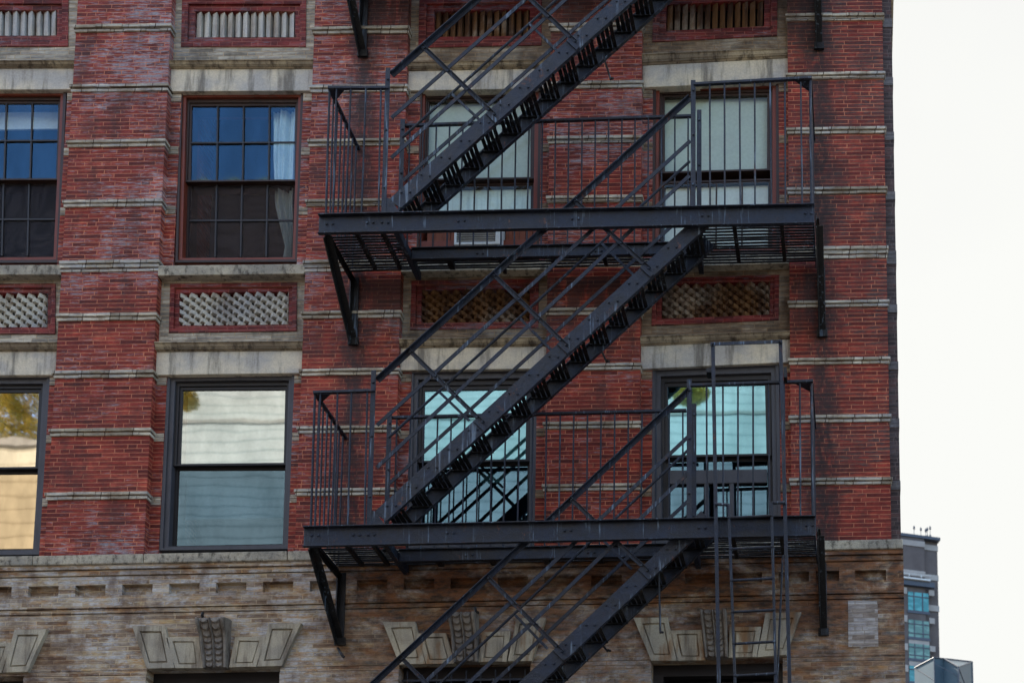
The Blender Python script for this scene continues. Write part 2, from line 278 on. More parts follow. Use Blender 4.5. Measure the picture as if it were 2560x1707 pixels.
# ------------------------------------------------------------------ mesh helpers
class MB:
    def __init__(s): s.v = []; s.f = []
    def poly(s, pts): i = len(s.v); s.v += [tuple(p) for p in pts]; s.f.append(tuple(range(i, i+len(pts))))
    def hexa(s, p):   # 8 points: 4 front then 4 back in the same order
        i = len(s.v); s.v += [tuple(q) for q in p]
        for f in ((0, 1, 2, 3), (7, 6, 5, 4), (0, 4, 5, 1), (1, 5, 6, 2), (2, 6, 7, 3), (3, 7, 4, 0)): s.f.append(tuple(i+k for k in f))
    def box(s, x0, x1, y0, y1, z0, z1): s.slab([(x0, z1), (x1, z1), (x1, z0), (x0, z0)], y0, y1)
    def slab(s, q, y0, y1): s.prism(q, y0, y1)
    def prism(s, q, y0, y1):      # xz polygon extruded in y
        i = len(s.v); n = len(q)
        s.v += [(x, y0, z) for x, z in q] + [(x, y1, z) for x, z in q]
        s.f.append(tuple(range(i, i+n))); s.f.append(tuple(range(i+2*n-1, i+n-1, -1)))
        for k in range(n): s.f.append((i+k, i+n+k, i+n+(k+1) % n, i+(k+1) % n))
    def ring(s, o, n_, y0, y1, yi=None):
        for k in range(4):
            a_, b_, c_, d_ = o[k], o[(k+1) % 4], n_[(k+1) % 4], n_[k]
            s.prism([a_, b_, c_, d_], y0, y1)
    def bar(s, p0, p1, wd, y0, y1):   # flat bar in the xz plane
        dx, dz = p1[0]-p0[0], p1[1]-p0[1]; L = math.hypot(dx, dz); nx, nz = -dz/L*wd/2, dx/L*wd/2
        s.prism([(p0[0]+nx, p0[1]+nz), (p1[0]+nx, p1[1]+nz), (p1[0]-nx, p1[1]-nz), (p0[0]-nx, p0[1]-nz)], y0, y1)
    def rod(s, a_, b_, r, n=8, r2=None):
        a_, b_ = Vector(a_), Vector(b_); d = (b_-a_).normalized(); u = d.orthogonal().normalized(); v = d.cross(u); i = len(s.v)
        for P, rr in ((a_, r), (b_, r2 or r)):
            for k in range(n):
                t = 2*math.pi*(k+.5)/n; s.v.append(tuple(P+u*math.cos(t)*rr+v*math.sin(t)*rr))
        s.f.append(tuple(range(i, i+n))); s.f.append(tuple(range(i+2*n-1, i+n-1, -1)))
        for k in range(n): s.f.append((i+k, i+n+k, i+n+(k+1) % n, i+(k+1) % n))
    def bolt(s, x, y, z, r=.014): s.rod((x, y, z), (x, y-.014, z), r, 6, r*.8)
    def grid(s, fn, nu, nv):
        i = len(s.v)
        for a_ in range(nv+1):
            for b_ in range(nu+1): s.v.append(tuple(fn(b_/nu, a_/nv)))
        for a_ in range(nv):
            for b_ in range(nu):
                k = i+a_*(nu+1)+b_; s.f.append((k, k+1, k+nu+2, k+nu+1))
    def relief(s, xs, zs, dep, back=.35, sl=0.):      # stepped front: one depth per cell, None = opening
        nx, nz = len(xs)-1, len(zs)-1
        g = [[dep((xs[i]+xs[i+1])/2, (zs[j]+zs[j+1])/2) for j in range(nz)] for i in range(nx)]
        P = lambda i, y, j: (xs[i], y, zs[j]+sl*xs[i])
        for i in range(nx):
            for j in range(nz):
                y = g[i][j]
                if y is not None: s.poly([P(i, y, j), P(i+1, y, j), P(i+1, y, j+1), P(i, y, j+1)])
                for di, dj in ((1, 0), (0, 1)):
                    if i+di < nx and j+dj < nz:
                        y2 = g[i+di][j+dj]; a_ = back if y is None else y; b_ = back if y2 is None else y2
                        if abs(a_-b_) > 1e-6:
                            if di: s.poly([P(i+1, a_, j), P(i+1, b_, j), P(i+1, b_, j+1), P(i+1, a_, j+1)])
                            else: s.poly([P(i, a_, j+1), P(i+1, a_, j+1), P(i+1, b_, j+1), P(i, b_, j+1)])
        for j in range(nz):
            for i, c in ((0, 0), (nx, nx-1)):
                y = g[c][j]
                if y is not None: s.poly([P(i, y, j), P(i, back, j), P(i, back, j+1), P(i, y, j+1)])
        for i in range(nx):
            for j, c in ((0, 0), (nz, nz-1)):
                y = g[i][c]
                if y is not None: s.poly([P(i, y, j), P(i+1, y, j), P(i+1, back, j), P(i, back, j)])
    def build(s, name, mat, parent=None, bevel=0., smooth=False, off=(0, 0, 0)):
        root = parent
        while root is not None and root.parent is not None: root = root.parent
        base = Vector(root.location) if root is not None else Vector((0, 0, 0))
        me = bpy.data.meshes.new(name); o_ = Vector(off)
        me.from_pydata([tuple(Vector(v)-base+o_) for v in s.v], [], s.f); me.update()
        import bmesh
        bm = bmesh.new(); bm.from_mesh(me); bmesh.ops.remove_doubles(bm, verts=bm.verts, dist=1e-5); bmesh.ops.recalc_face_normals(bm, faces=bm.faces); bm.to_mesh(me); bm.free()
        if smooth:
            for p_ in me.polygons: p_.use_smooth = True
        me.materials.append(C[mat] if isinstance(mat, str) else mat)
        o = bpy.data.objects.new(name, me); COL.objects.link(o)
        if parent is not None: o.parent = parent
        if bevel:
            b_ = o.modifiers.new('bevel', 'BEVEL'); b_.width = bevel; b_.segments = 2; b_.limit_method = 'ANGLE'
        return o
def thing(name, label, cat, loc=(0, 0, 0), group=None):
    o = bpy.data.objects.new(name, None); COL.objects.link(o); o.location = loc; o.empty_display_size = .2
    bpy.context.view_layer.update() if False else None
    return tag(o, label, cat, group)
def tag(o, label, cat, group=None):
    o['label'] = label; o['category'] = cat
    if group: o['group'] = group
    return o
def struct(o, kind='structure'): o['kind'] = kind; return o
def lerp(a_, b_, t): return a_+(b_-a_)*t
def quad_at(q, u, v):    # q TL TR BR BL, u right, v down
    x0, z0 = lerp(q[0][0], q[1][0], u), lerp(q[0][1], q[1][1], u); x1, z1 = lerp(q[3][0], q[2][0], u), lerp(q[3][1], q[2][1], u)
    return lerp(x0, x1, v), lerp(z0, z1, v)
def sub(q, u0, v0, u1, v1): return [quad_at(q, u0, v0), quad_at(q, u1, v0), quad_at(q, u1, v1), quad_at(q, u0, v1)]

# ------------------------------------------------------------------ street setting
m = MB(); m.box(-400, 400, -400, 600, -.6, -.15); struct(m.build('ground', 'asphalt'))
m = MB(); m.box(-60, 40, -3.6, 0.2, -.148, 0); struct(m.build('pavement', 'concrete', bevel=.02))
m = MB(); m.box(-60, 40, -22, -17.8, -.148, 0); struct(m.build('pavement', 'concrete', bevel=.02))

# ------------------------------------------------------------------ the brick building
B = thing('brick_building', 'red brick corner building with buff bands and stone lintels behind the fire escape', 'building', (-4.5, 0, 0))
XR, XEND = .432, .548
SL = .0028
LEDGE_T = (W(722, 1373, -.06)[1] + W(93, 1389, -.06)[1]*0)
def zled(px, py, Y=-.06): return W(px, py, Y)[1]
LZ0 = lambda x: zL + SLB*x
_a = W(93, 1389, -.06); _b = W(2200, 1348, -.06); SLB = (_b[1]-_a[1])/(_b[0]-_a[0]); zL = _b[1]-SLB*_b[0]
ZTOP = 22.
PX = {'Z': (-12.9, -11.75), 'A': (-9.555, -8.385), 'B': (-6.603, -5.443), 'C': (-3.672, -2.545), 'D': (-.745, XR)}
# band heights (top) read at each pier: px x, list of (top, bottom)
bands = {'A': (250, [(61, 81), (211, 230), (349, 368), (499, 518), (650, 680), (782, 802), (925, 945), (1070, 1090), (1229, 1249)]),
         'B': (900, [(66, 85), (212, 231), (347, 365), (497, 515), (648, 678), (776, 795), (920, 938), (1063, 1082), (1219, 1238)]),
         'C': (1480, [(57, 78), (203, 222), (339, 358), (488, 507), (638, 668), (768, 787), (908, 926), (1053, 1072), (1208, 1227)]),
         'D': (2100, [(33, 52), (180, 198), (317, 335), (467, 485), (615, 646), (750, 768), (893, 911), (1036, 1056), (1193, 1212)])}
bands['Z'] = (250, bands['A'][1])
bandz = {}
for k, (x0, x1) in PX.items():
    pw = MB(); zb = zL + SLB*(x0+x1)/2
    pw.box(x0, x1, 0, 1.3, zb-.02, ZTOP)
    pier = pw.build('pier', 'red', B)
    px, bl = bands[k]; zs = []
    dx = SLB*0
    for (t, b) in bl:
        zt, zbm = W(px, t, -.03)[1], W(px, b, -.02)[1]
        if k == 'Z': pass
        zs.append((zt, zbm))
    d = zs[4][0]-zs[0][0]; fl = (zs[8][0]-zs[4][0]+zs[4][0]-zs[0][0])/8
    up = [(z0+3.27+.52, z1+3.27+.52) for z0, z1 in zs[:4]] if False else []
    step = (zs[0][0]-zs[8][0])/8
    for q_ in range(1, 6): up.append((zs[0][0]+q_*step, zs[0][1]+q_*step))
    bandz[k] = zs
    for i_, (zt, zbm) in enumerate(zs+up):
        if zt > ZTOP-.3: continue
        tr = i_ == 4
        nlay = 3 if tr else 2
        hh = (zt-zbm)/nlay
        mm = MB()
        for l_ in range(nlay):
            pr = (.034, .022, .012)[l_] if nlay == 3 else (.034, .018)[l_]
            z1_ = zt-l_*hh; z0_ = z1_-hh+.011
            xa, xb = x0-pr*.8, x1+pr*.8
            # uneven individual blocks
            cuts = [xa]; xx = xa + rnd.uniform(.12, .36)
            while xx < xb-.1: cuts.append(xx); xx += rnd.choice((.33, .33, .335, .17, .27))
            cuts.append(xb)
            for c0, c1 in zip(cuts, cuts[1:]):
                j1, j2 = rnd.uniform(-.0035, .0035), rnd.uniform(-.003, .003)
                mm.slab([(c0+.002, z1_+j2), (c1-.002, z1_+j2*.5), (c1-.002, z0_+j2*.5), (c0+.002, z0_+j2)], -pr+j1, .1)
        mm.build('string_course', 'string', pier, bevel=.004)
# plain wall to the left of the photographed bays
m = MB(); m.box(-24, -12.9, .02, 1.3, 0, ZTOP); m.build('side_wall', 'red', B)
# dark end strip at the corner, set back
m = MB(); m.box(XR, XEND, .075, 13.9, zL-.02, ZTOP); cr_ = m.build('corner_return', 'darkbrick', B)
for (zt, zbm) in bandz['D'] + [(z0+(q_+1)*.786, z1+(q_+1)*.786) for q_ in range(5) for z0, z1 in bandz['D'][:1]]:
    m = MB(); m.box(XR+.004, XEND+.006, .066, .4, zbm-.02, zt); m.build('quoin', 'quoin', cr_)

# bays: x limits, feature heights read off the photograph (left py, right py)
def feat(pxl, pxr, yl, yr, Y): return W(pxl, yl, Y), W(pxr, yr, Y)
YB = .10       # brick plane of the bays
bays = [
 dict(n=0, x=(-11.75, -9.555), px=(-184, 146), floors=[
   dict(mold=(152, 151), lin=(171, 170), head=(225, 224), sill=(664, 662), silb=(688, 687), pan=(711, 710, 837, 835), panx=(-170, 140), inn=(734, 734, 819, 819), innx=(-148, 121), kind='lattice'),
   dict(mold=(856, 854), lin=(878, 877), head=(939, 937))], top=dict(pan=(-2, -2, 119, 118), panx=(-138, 172), inn=(27, 27, 91, 91), innx=(-110, 144))),
 dict(n=1, x=(-8.385, -6.603), px=(410, 765), floors=[
   dict(mold=(151, 149), lin=(172, 171), head=(229, 227), sill=(664, 660), silb=(689, 685), pan=(710, 707, 833, 828), panx=(426, 743), inn=(734, 729, 815, 812), innx=(450, 723), kind='lattice'),
   dict(mold=(854, 851), lin=(878, 875), head=(937, 932))], top=dict(pan=(-2, -2, 119, 119), panx=(456, 766), inn=(30, 30, 95, 95), innx=(489, 739))),
 dict(n=2, x=(-5.443, -3.672), px=(1010, 1372), floors=[
   dict(mold=(155, 150), lin=(177, 170), head=(227, 221), sill=(656, 651), silb=(680, 675), pan=(703, 698, 826, 821), panx=(1029, 1347), inn=(726, 721, 808, 804), innx=(1055, 1325), kind='lattice'),
   dict(mold=(846, 841), lin=(869, 864), head=(925, 921))], top=dict(pan=(-4, -8, 121, 115), panx=(1049, 1355), inn=(31, 25, 94, 91), innx=(1087, 1325))),
 dict(n=3, x=(-2.545, -.745), px=(1606, 1972), floors=[
   dict(mold=(134, 120), lin=(163, 144), head=(219, 203), sill=(645, 634), silb=(670, 658), pan=(697, 688, 815, 801), panx=(1632, 1948), inn=(712, 704, 799, 787), innx=(1655, 1925), kind='lattice'),
   dict(mold=(840, 827), lin=(864, 847), head=(922, 905))], top=dict(pan=(-16, -28, 107, 92), panx=(1634, 1944), inn=(13, 2, 79, 67), innx=(1667, 1911)))]

# windows measured on the casing plane
YC = .125
IN0 = ((-139, 227), (168, 225), (150, 659), (-155, 661))
windows = [
 dict(bay=0, o=IN0, gU=((-112, 262), (147, 261), (141, 447), (-118, 448)), gL=((-118, 463), (138, 462), (134, 639), (-122, 640)), st='red', grid=(4, 2), gm=('g_blue', 'g_scr'), screen=1),
 dict(bay=1, o=((453, 230), (760, 229), (745, 657), (440, 659)), gU=((481, 268), (739, 267), (737, 450), (478, 452)), gL=((479, 465), (733, 464), (730, 642), (475, 643)), st='red', grid=(4, 2), gm=('g_blue', 'g_scr'), screen=1),
 dict(bay=2, o=((1053, 228), (1355, 222), (1350, 651), (1042, 655)), gU=((1074, 256), (1326, 250), (1326, 444), (1068, 448)), gL=((1070, 470), (1327, 466), (1325, 560), (1068, 563)), st='red', grid=None, gm=('g_clear', 'g_clear'), ac=1),
 dict(bay=3, o=((1634, 219), (1947, 205), (1949, 633), (1630, 644)), gU=((1662, 245), (1918, 240), (1917, 423), (1662, 431)), gL=((1663, 464), (1920, 456), (1920, 618), (1660, 625)), st='red', grid=None, gridL=(4, 2), gm=('g_clear', 'g_clear')),
 dict(bay=0, o=((-189, 944), (129, 940), (100, 1387), (-222, 1391)), gU=((-157, 984), (99, 982), (89, 1167), (-170, 1170)), gL=((-170, 1190), (91, 1188), (82, 1369), (-178, 1372)), st='grey', grid=None, gm=('g_cream', 'g_tan')),
 dict(bay=1, o=((420, 936), (738, 932), (722, 1373), (400, 1377)), gU=((458, 977), (714, 975), (710, 1157), (452, 1160)), gL=((452, 1179), (710, 1178), (704, 1357), (445, 1362)), st='grey', grid=None, gm=('g_white', 'g_tealdark')),
 dict(bay=2, o=((1028, 926), (1345, 921), (1337, 1366), (1022, 1372)), gU=((1063, 978), (1316, 974), (1314, 1148), (1060, 1152)), gL=((1059, 1168), (1316, 1165), (1315, 1340), (1057, 1345)), st='grey', grid=None, gm=('g_teal', 'g_tealmid')),
 dict(bay=3, o=((1631, 920), (1947, 906), (1955, 1350), (1630, 1360)), gU=((1670, 968), (1912, 963), (1916, 1134), (1671, 1139)), gL=((1673, 1158), (1916, 1154), (1920, 1335), (1674, 1340)), st='grey', grid=None, gm=('g_teal', 'g_tealmid'), storm=1)]

def line(p, q):      # height as a function of x through two (x, z) points
    s_ = (q[1]-p[1])/(q[0]-p[0]); return lambda x: p[1]+s_*(x-p[0])
opening = {}
for wi, wd in enumerate(windows):
    q = Q(wd['o'], YC); bi, fl = wd['bay'], wi//4
    by = bays[bi]; xa = (q[0][0]+q[3][0])/2; xb = (q[1][0]+q[2][0])/2
    opening[(bi, fl)] = (xa, xb, q)

def hline(by, key, Y): return line(*feat(by['px'][0], by['px'][1], key[0], key[1], Y))
for by in bays:
    x0, x1 = by['x']; f0, f1 = by['floors']
    bi = by['n']
    # ---- jambs beside the windows
    for fl, fd in ((0, f0), (1, f1)):
        xa, xb, q = opening[(bi, fl)]
        head = hline(by, fd['head'], .06)
        bot = hline(by, f0['sill'], YB) if fl == 0 else (lambda x: LZ0(x))
        for (ja, jb, e0, e1) in ((x0, xa, q[0][0], q[3][0]), (xb, x1, q[1][0], q[2][0])):
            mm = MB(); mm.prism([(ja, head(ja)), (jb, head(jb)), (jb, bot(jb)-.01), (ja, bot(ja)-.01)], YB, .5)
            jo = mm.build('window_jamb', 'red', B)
            k = 'ZABCD'[bi + (0 if ja == x0 else 1)]
            for (zt, zb_) in bandz[k]:
                if head(ja) - .02 > zt - .05 > bot(ja)+.1 or abs(zt-head(ja)) < .12:
                    zt2 = min(zt, head(ja)-.004)-.004
                    mm = MB(); mm.box(ja+.003, jb-.003, YB-.009, YB+.1, zt2-.104, zt2-.055); mm.box(ja+.003, jb-.003, YB-.009, YB+.1, zt2-.050, zt2-.002)
                    mm.build('quoin_block', 'grey', jo, bevel=.003)
    # ---- lintels and mouldings, both floors
    for fl, fd in ((0, f0), (1, f1)):
        hd, lt, mo = hline(by, fd['head'], .06), hline(by, fd['lin'], .05), hline(by, fd['mold'], .0)
        mm = MB(); mm.prism([(x0, lt(x0)), (x1, lt(x1)), (x1, hd(x1)), (x0, hd(x0))], .06, .5)
        mm.build('lintel', 'stone', B, bevel=.006)
        prof = [(0, .0), (.18, -.012), (.26, .004), (.62, .018), (.70, .03), (.85, .022), (.9, .045), (1., .05)]
        mm = MB()
        for (t0, y0), (t1, y1) in zip(prof, prof[1:]):
            P = lambda x, t, y: (x, y, lerp(mo(x), lt(x)+.001, t))
            mm.poly([P(x0, t0, y0), P(x1, t0, y0), P(x1, t1, y1), P(x0, t1, y1)])
        mm.poly([(x0, 0, mo(x0)), (x1, 0, mo(x1)), (x1, .3, mo(x1)), (x0, .3, mo(x0))])
        mm.poly([(x0, .05, lt(x0)+.001), (x1, .05, lt(x1)+.001), (x1, .3, lt(x1)+.001), (x0, .3, lt(x0)+.001)])
        mm.build('lintel_moulding', 'mould', B)
    # ---- spandrels: brick courses round a sunk red panel with a relief
    mid = dict(top=hline(by, f0['silb'], YB), bot=hline(by, f1['mold'], YB), pan=f0['pan'], panx=f0['panx'], inn=f0['inn'], innx=f0['innx'], kind='lattice')
    tp = by['top']; bt = hline(by, f0['mold'], YB); pt = line(*feat(tp['panx'][0], tp['panx'][1], tp['pan'][0], tp['pan'][1], YB))
    upp = dict(top=lambda x, pt=pt: pt(x)+.13, bot=bt, pan=tp['pan'], panx=tp['panx'], inn=tp['inn'], innx=tp['innx'], kind='flutes')
    for sp in (mid, upp):
        Pq = Q([(sp['panx'][0], sp['pan'][0]), (sp['panx'][1], sp['pan'][1]), (sp['panx'][1]-1, sp['pan'][3]), (sp['panx'][0]-3, sp['pan'][2])], YB)
        o = [(x0, sp['top'](x0)), (x1, sp['top'](x1)), (x1, sp['bot'](x1)), (x0, sp['bot'](x0))]
        mm = MB(); mm.ring(o, Pq, YB, .5); mm.build('spandrel_wall', 'grey', B)
        Iq = Q([(sp['innx'][0], sp['inn'][0]), (sp['innx'][1], sp['inn'][1]), (sp['innx'][1]-1, sp['inn'][3]), (sp['innx'][0]-2, sp['inn'][2])], YB+.02)
        Mq = [(lerp(a_[0], b_[0], .5), lerp(a_[1], b_[1], .5)) for a_, b_ in zip(Pq, Iq)]
        mm = MB(); mm.ring(Pq, Mq, YB-.012, .5); mm.ring(Mq, Iq, YB+.012, .5)
        fr = mm.build('panel_frame', 'panelred', B, bevel=.005)
        mm = MB(); mm.prism([(Iq[0][0]-.02, Iq[0][1]+.02), (Iq[1][0]+.02, Iq[1][1]+.02), (Iq[2][0]+.02, Iq[2][1]-.02), (Iq[3][0]-.02, Iq[3][1]-.02)], YB+.15, YB+.3)
        mm.build('panel_back', 'painted_depth', fr)  # near-black colour paints in the shade deep behind the relief
        mm = MB()
        wx = Iq[1][0]-Iq[0][0]; hz = Iq[0][1]-Iq[3][1]
        if sp['kind'] == 'lattice':
            rows = 8; hh = hz/rows; sx = .1335; half = .053
            for r_ in range(rows):
                n_ = int(wx/sx)+2
                for c_ in range(-1, n_+1):
                    u = (c_+(.5 if r_ % 2 else 0)+.1)*sx
                    cx = Iq[0][0]+u
                    tl = [(-half, .115), (0, .0), (half, .085), (half, .14), (-half, .14)]
                    jx, jy = rnd.uniform(-.004, .004), rnd.uniform(-.006, .006)
                    pts = []
                    for ax, ay in [(-half, .060), (0, .004), (half, .058), (0, .114)]:
                        X_ = min(max(cx+ax+jx, Iq[0][0]), Iq[1][0]); pts.append((X_, YB+ay+jy))
                    if pts[2][0]-pts[0][0] < .012: continue
                    v_ = (r_+.5)/rows; uu = min(max(u/wx, 0), 1); zc = quad_at(Iq, uu, v_)[1]+rnd.uniform(-.002, .002)
                    i0 = len(mm.v)
                    for zz in (zc+hh*.46, zc-hh*.46): mm.v += [(p_[0], p_[1], zz) for p_ in pts]
                    mm.f += [(i0, i0+1, i0+2, i0+3), (i0+7, i0+6, i0+5, i0+4)]+[(i0+a_, i0+4+a_, i0+4+(a_+1) % 4, i0+(a_+1) % 4) for a_ in range(4)]
            mm.build('lattice_relief', 'relief', fr)
        else:
            n_ = 13; st = wx/n_
            for c_ in range(n_):
                u0, u1 = (c_+.05)/n_, (c_+.78)/n_
                a_, b_, c2, d_ = quad_at(Iq, u0, .0), quad_at(Iq, u1, .0), quad_at(Iq, u1, 1.), quad_at(Iq, u0, 1.)
                j = rnd.uniform(-.006, .006)
                mm.hexa([(a_[0], YB+.055+j, a_[1]), (b_[0], YB+.02+j, b_[1]), (c2[0], YB+.02+j, c2[1]), (d_[0], YB+.055+j, d_[1]),
                         (a_[0], YB+.15, a_[1]), (b_[0], YB+.15, b_[1]), (c2[0], YB+.15, c2[1]), (d_[0], YB+.15, d_[1])])
            mm.build('fluted_relief', 'relief', fr, bevel=.003)
    # ---- sill under the upper window
    st_, sb_ = hline(by, f0['sill'], -.01), hline(by, f0['silb'], -.01)
    mm = MB(); mm.prism([(x0+.004, st_(x0)), (x1-.004, st_(x1)), (x1-.004, sb_(x1)), (x0+.004, sb_(x0))], -.015, .5)
    mm.build('window_sill', 'ledge', B, bevel=.008)
    # ---- storey above the photograph
    zt = upp['top']((x0+x1)/2)
    mm = MB(); mm.box(x0+.004, x1-.004, -.015, .5, zt, zt+.115); mm.build('window_sill', 'ledge', B, bevel=.008)
    mm = MB(); mm.box(x0, x0+.2, YB, .5, zt+.115, zt+2.0); mm.box(x1-.2, x1, YB, .5, zt+.115, zt+2.0); mm.build('window_jamb', 'red', B)
    mm = MB(); mm.box(x0+.2, x1-.2, .25, .3, zt+.115, zt+2.0); mm.build('window', 'g_dark', B)
    mm = MB(); mm.box(x0, x1, .06, .5, zt+2.0, zt+2.3); mm.build('lintel', 'stone', B)
    mm = MB(); mm.box(x0, x1, YB, .5, zt+2.3, ZTOP); mm.build('spandrel_wall', 'grey', B)

# ---- windows
for wi, wd in enumerate(windows):
    red = wd['st'] == 'red'
    o = Q(wd['o'], YC)
    YS = YC+.045; YG = YC+.06; YL = YC+.095
    gU, gL = Q(wd['gU'], YG), Q(wd['gL'], YL)
    # casing inner edge, part way to the glass
    inn = [(lerp(o[0][0], gU[0][0], .55), lerp(o[0][1], gU[0][1]+.02, .55)), (lerp(o[1][0], gU[1][0], .55), lerp(o[1][1], gU[1][1]+.02, .55)),
           (lerp(o[2][0], gL[2][0], .6), lerp(o[2][1], gL[2][1], .5)), (lerp(o[3][0], gL[3][0], .6), lerp(o[3][1], gL[3][1], .5))]
    mm = MB(); mm.ring(o, inn, YC, .5)
    win = mm.build('window', 'redpaint' if red else 'greypaint', B, bevel=.006)
    # outer bead
    bead = [(lerp(o[k][0], inn[k][0], .42), lerp(o[k][1], inn[k][1], .42)) for k in range(4)]
    mm = MB(); mm.ring([(lerp(o[k][0], inn[k][0], -.01), lerp(o[k][1], inn[k][1], -.01)) for k in range(4)], bead, YC-.022, YC-.003)
    mm.build('casing_bead', 'brownpaint' if red else 'greypaint', win, bevel=.003)
    zm = (gU[3][1]+gL[0][1])/2; zmr = (gU[2][1]+gL[1][1])/2
    # upper sash (outer) and lower sash (inner)
    so_ = [inn[0], inn[1], (inn[1][0], gU[2][1]-.035), (inn[0][0], gU[3][1]-.035)]
    si_ = [(lerp(so_[k][0], gU[k][0], .98), lerp(so_[k][1], gU[k][1], .98)) for k in range(4)]
    mm = MB(); mid_ = [(lerp(so_[k][0], si_[k][0], .55), lerp(so_[k][1], si_[k][1], .55)) for k in range(4)]
    mm.ring(so_, mid_, YS-.012, .4); mm.ring(mid_, si_, YS+.004, YS+.04)
    mm.build('upper_sash', 'brownpaint' if red else 'blackpaint', win, bevel=.003)
    so2 = [(inn[0][0], gL[0][1]+.05), (inn[1][0], gL[1][1]+.05), inn[2], inn[3]]
    if wd.get('ac'): so2[2] = (inn[2][0], gL[2][1]-.05); so2[3] = (inn[3][0], gL[3][1]-.05)
    mid_ = [(lerp(so2[k][0], gL[k][0], .55), lerp(so2[k][1], gL[k][1], .55)) for k in range(4)]
    mm = MB(); mm.ring(so2, mid_, YS+.045, .4); mm.ring(mid_, gL, YS+.055, .38)
    mm.build('lower_sash', 'brownpaint' if red else 'blackpaint', win, bevel=.003)
    for g, Yg, gm in ((gU, YG, wd['gm'][0]), (gL, YL, wd['gm'][1])):
        c = [(sum(p[0] for p in g)/4, sum(p[1] for p in g)/4)][0]
        gg = [(c[0]+(p[0]-c[0])*1.02, c[1]+(p[1]-c[1])*1.02) for p in g]
        mm = MB(); tl_ = rnd.uniform(-.002, .002)
        mm.poly([(gg[k][0], Yg+.002+(tl_ if k < 2 else 0), gg[k][1]) for k in range(4)])
        mm.build('glass_pane', gm, win)
    for g, Yg, gr in ((gU, YG, wd.get('grid')), (gL, YL, wd.get('gridL') or wd.get('grid'))):
        if not gr: continue
        nx, nz = gr; mm = MB()
        for i in range(1, nx): mm.bar(quad_at(g, i/nx, -.01), quad_at(g, i/nx, 1.01), .021, Yg-.014, Yg-.001)
        for j in range(1, nz): mm.bar(quad_at(g, -.01, j/nz), quad_at(g, 1.01, j/nz), .023, Yg-.016, Yg-.002)
        mm.build('glazing_bar', 'blackpaint' if wi < 2 else 'brownpaint', win, bevel=.003)
    if wd.get('screen'):
        mm = MB(); mm.poly([(p[0], YL-.0005, p[1]) for p in sub(gL, -.02, -.03, 1.02, 1.02)]); mm.build('insect_screen', 'screen', win)
    if wd.get('storm'):
        mm = MB()
        a_ = Q([(1671, 1177), (1918, 1174), (1918, 1207), (1671, 1211)], YL-.03); mm.prism(a_, YL-.045, YL-.01)
        for px_ in (1766, 1829): p_, q_ = W(px_, 1207, YL-.03), W(px_+2, 1340, YL-.03); mm.bar(p_, q_, .05, YL-.04, YL-.012)
        mm.build('storm_rail', 'greypaint', win, bevel=.004)

# ---- rooms behind the windows
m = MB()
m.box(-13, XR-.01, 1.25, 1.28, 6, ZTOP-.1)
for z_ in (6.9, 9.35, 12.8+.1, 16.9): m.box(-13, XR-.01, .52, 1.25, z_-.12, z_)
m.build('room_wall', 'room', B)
# ---- body, roof
m = MB(); m.box(-24, XEND-.003, 1.3, 13.8, 0, ZTOP-.02); m.build('building_body', 'darkbrick', B)
m = MB(); m.box(-24.2, XEND+.25, -.35, 14, ZTOP, ZTOP+.5); m.box(-24.1, XEND+.12, -.2, 13.9, ZTOP-.3, ZTOP); m.build('roof_cornice', 'mould', B, bevel=.03)

# ---- stone ledge
m = MB()
ct = [-24, -14, -11.6] + [W(90, 1390)[0], W(366, 1380)[0], W(725, 1373)[0], -5.5, -3.6, -2.4, -.7, XEND+.02]
for a_, b_ in zip(ct, ct[1:]):
    j = rnd.uniform(-.004, .004)
    hgt = .118
    m.prism([(a_+.004, LZ0(a_)+j), (b_-.004, LZ0(b_)+j), (b_-.004, LZ0(b_)+j-hgt), (a_+.004, LZ0(a_)+j-hgt)], -.07+j, .5)
ledge = m.build('stone_ledge', 'ledge', B, bevel=.012)

# ---- tan brick base storey: moulded courses, a row of sunk panels, and window openings with flat arches
Y0 = .0
def relz(px, py, Y): x, z = W(px, py, Y); return z-SLB*x
zlt = zL-.118
k1 = relz(280, 1425, 0); k2 = relz(280, 1439, 0)
r1 = relz(227, 1463, 0); r0 = relz(227, 1492, .03)
g1 = relz(280, 1519, 0); g2 = relz(280, 1531, 0)
xs_rec = []
for i in range(-3, 20):
    pxa = 189+117.2*i
    if pxa > 2010: break
    xs_rec.append((W(pxa, 1475)[0], W(pxa+76, 1475)[0]))
xs_rec.append((W(2040, 1440)[0], W(2098, 1440)[0])); xs_rec.append((W(2138, 1440)[0], W(2215, 1440)[0]))
xs_rec = [(a_, b_) for a_, b_ in xs_rec]
heads = [(-12.35, W(61, 1690)[0], relz(61, 1688, 0)), (W(367, 1671)[0], W(701, 1665)[0], relz(367, 1671, 0)), (W(998, 1657)[0], W(1327, 1652)[0], relz(998, 1657, 0)), (W(1628, 1651)[0], W(1957, 1643)[0], relz(1628, 1650, 0))]
q1 = relz(300, 1673, 0); q2 = relz(300, 1686, 0)
xs = sorted(set([-24, XEND+.02]+[v for ab in xs_rec for v in ab]+[v for h_ in heads for v in h_[:2]]))
GR = .011
zs = sorted(set([-.15, 4.7, r0, r1, g1, g2, k1, k2, zlt+.02, q1, q2]+[v-GR for v in (k1, k2, g1, g2, q1, q2)]+[h_[2] for h_ in heads]))
def dep(x, z):
    for a_, b_, t in heads:
        if a_ < x < b_ and 4.7 < z < t: return None
    if any(v-GR < z < v for v in (k1, k2, g1, g2, q1, q2)): return .035
    if z > k1: return -.045
    if z > k2: return -.025
    if z > g1:
        if r0 < z < r1 and any(a_ < x < b_ for a_, b_ in xs_rec): return .06
        return -.012
    if z > g2: return .004
    if z > q1: return .0-.008+.02
    if z > q2: return -.0
    return -.016
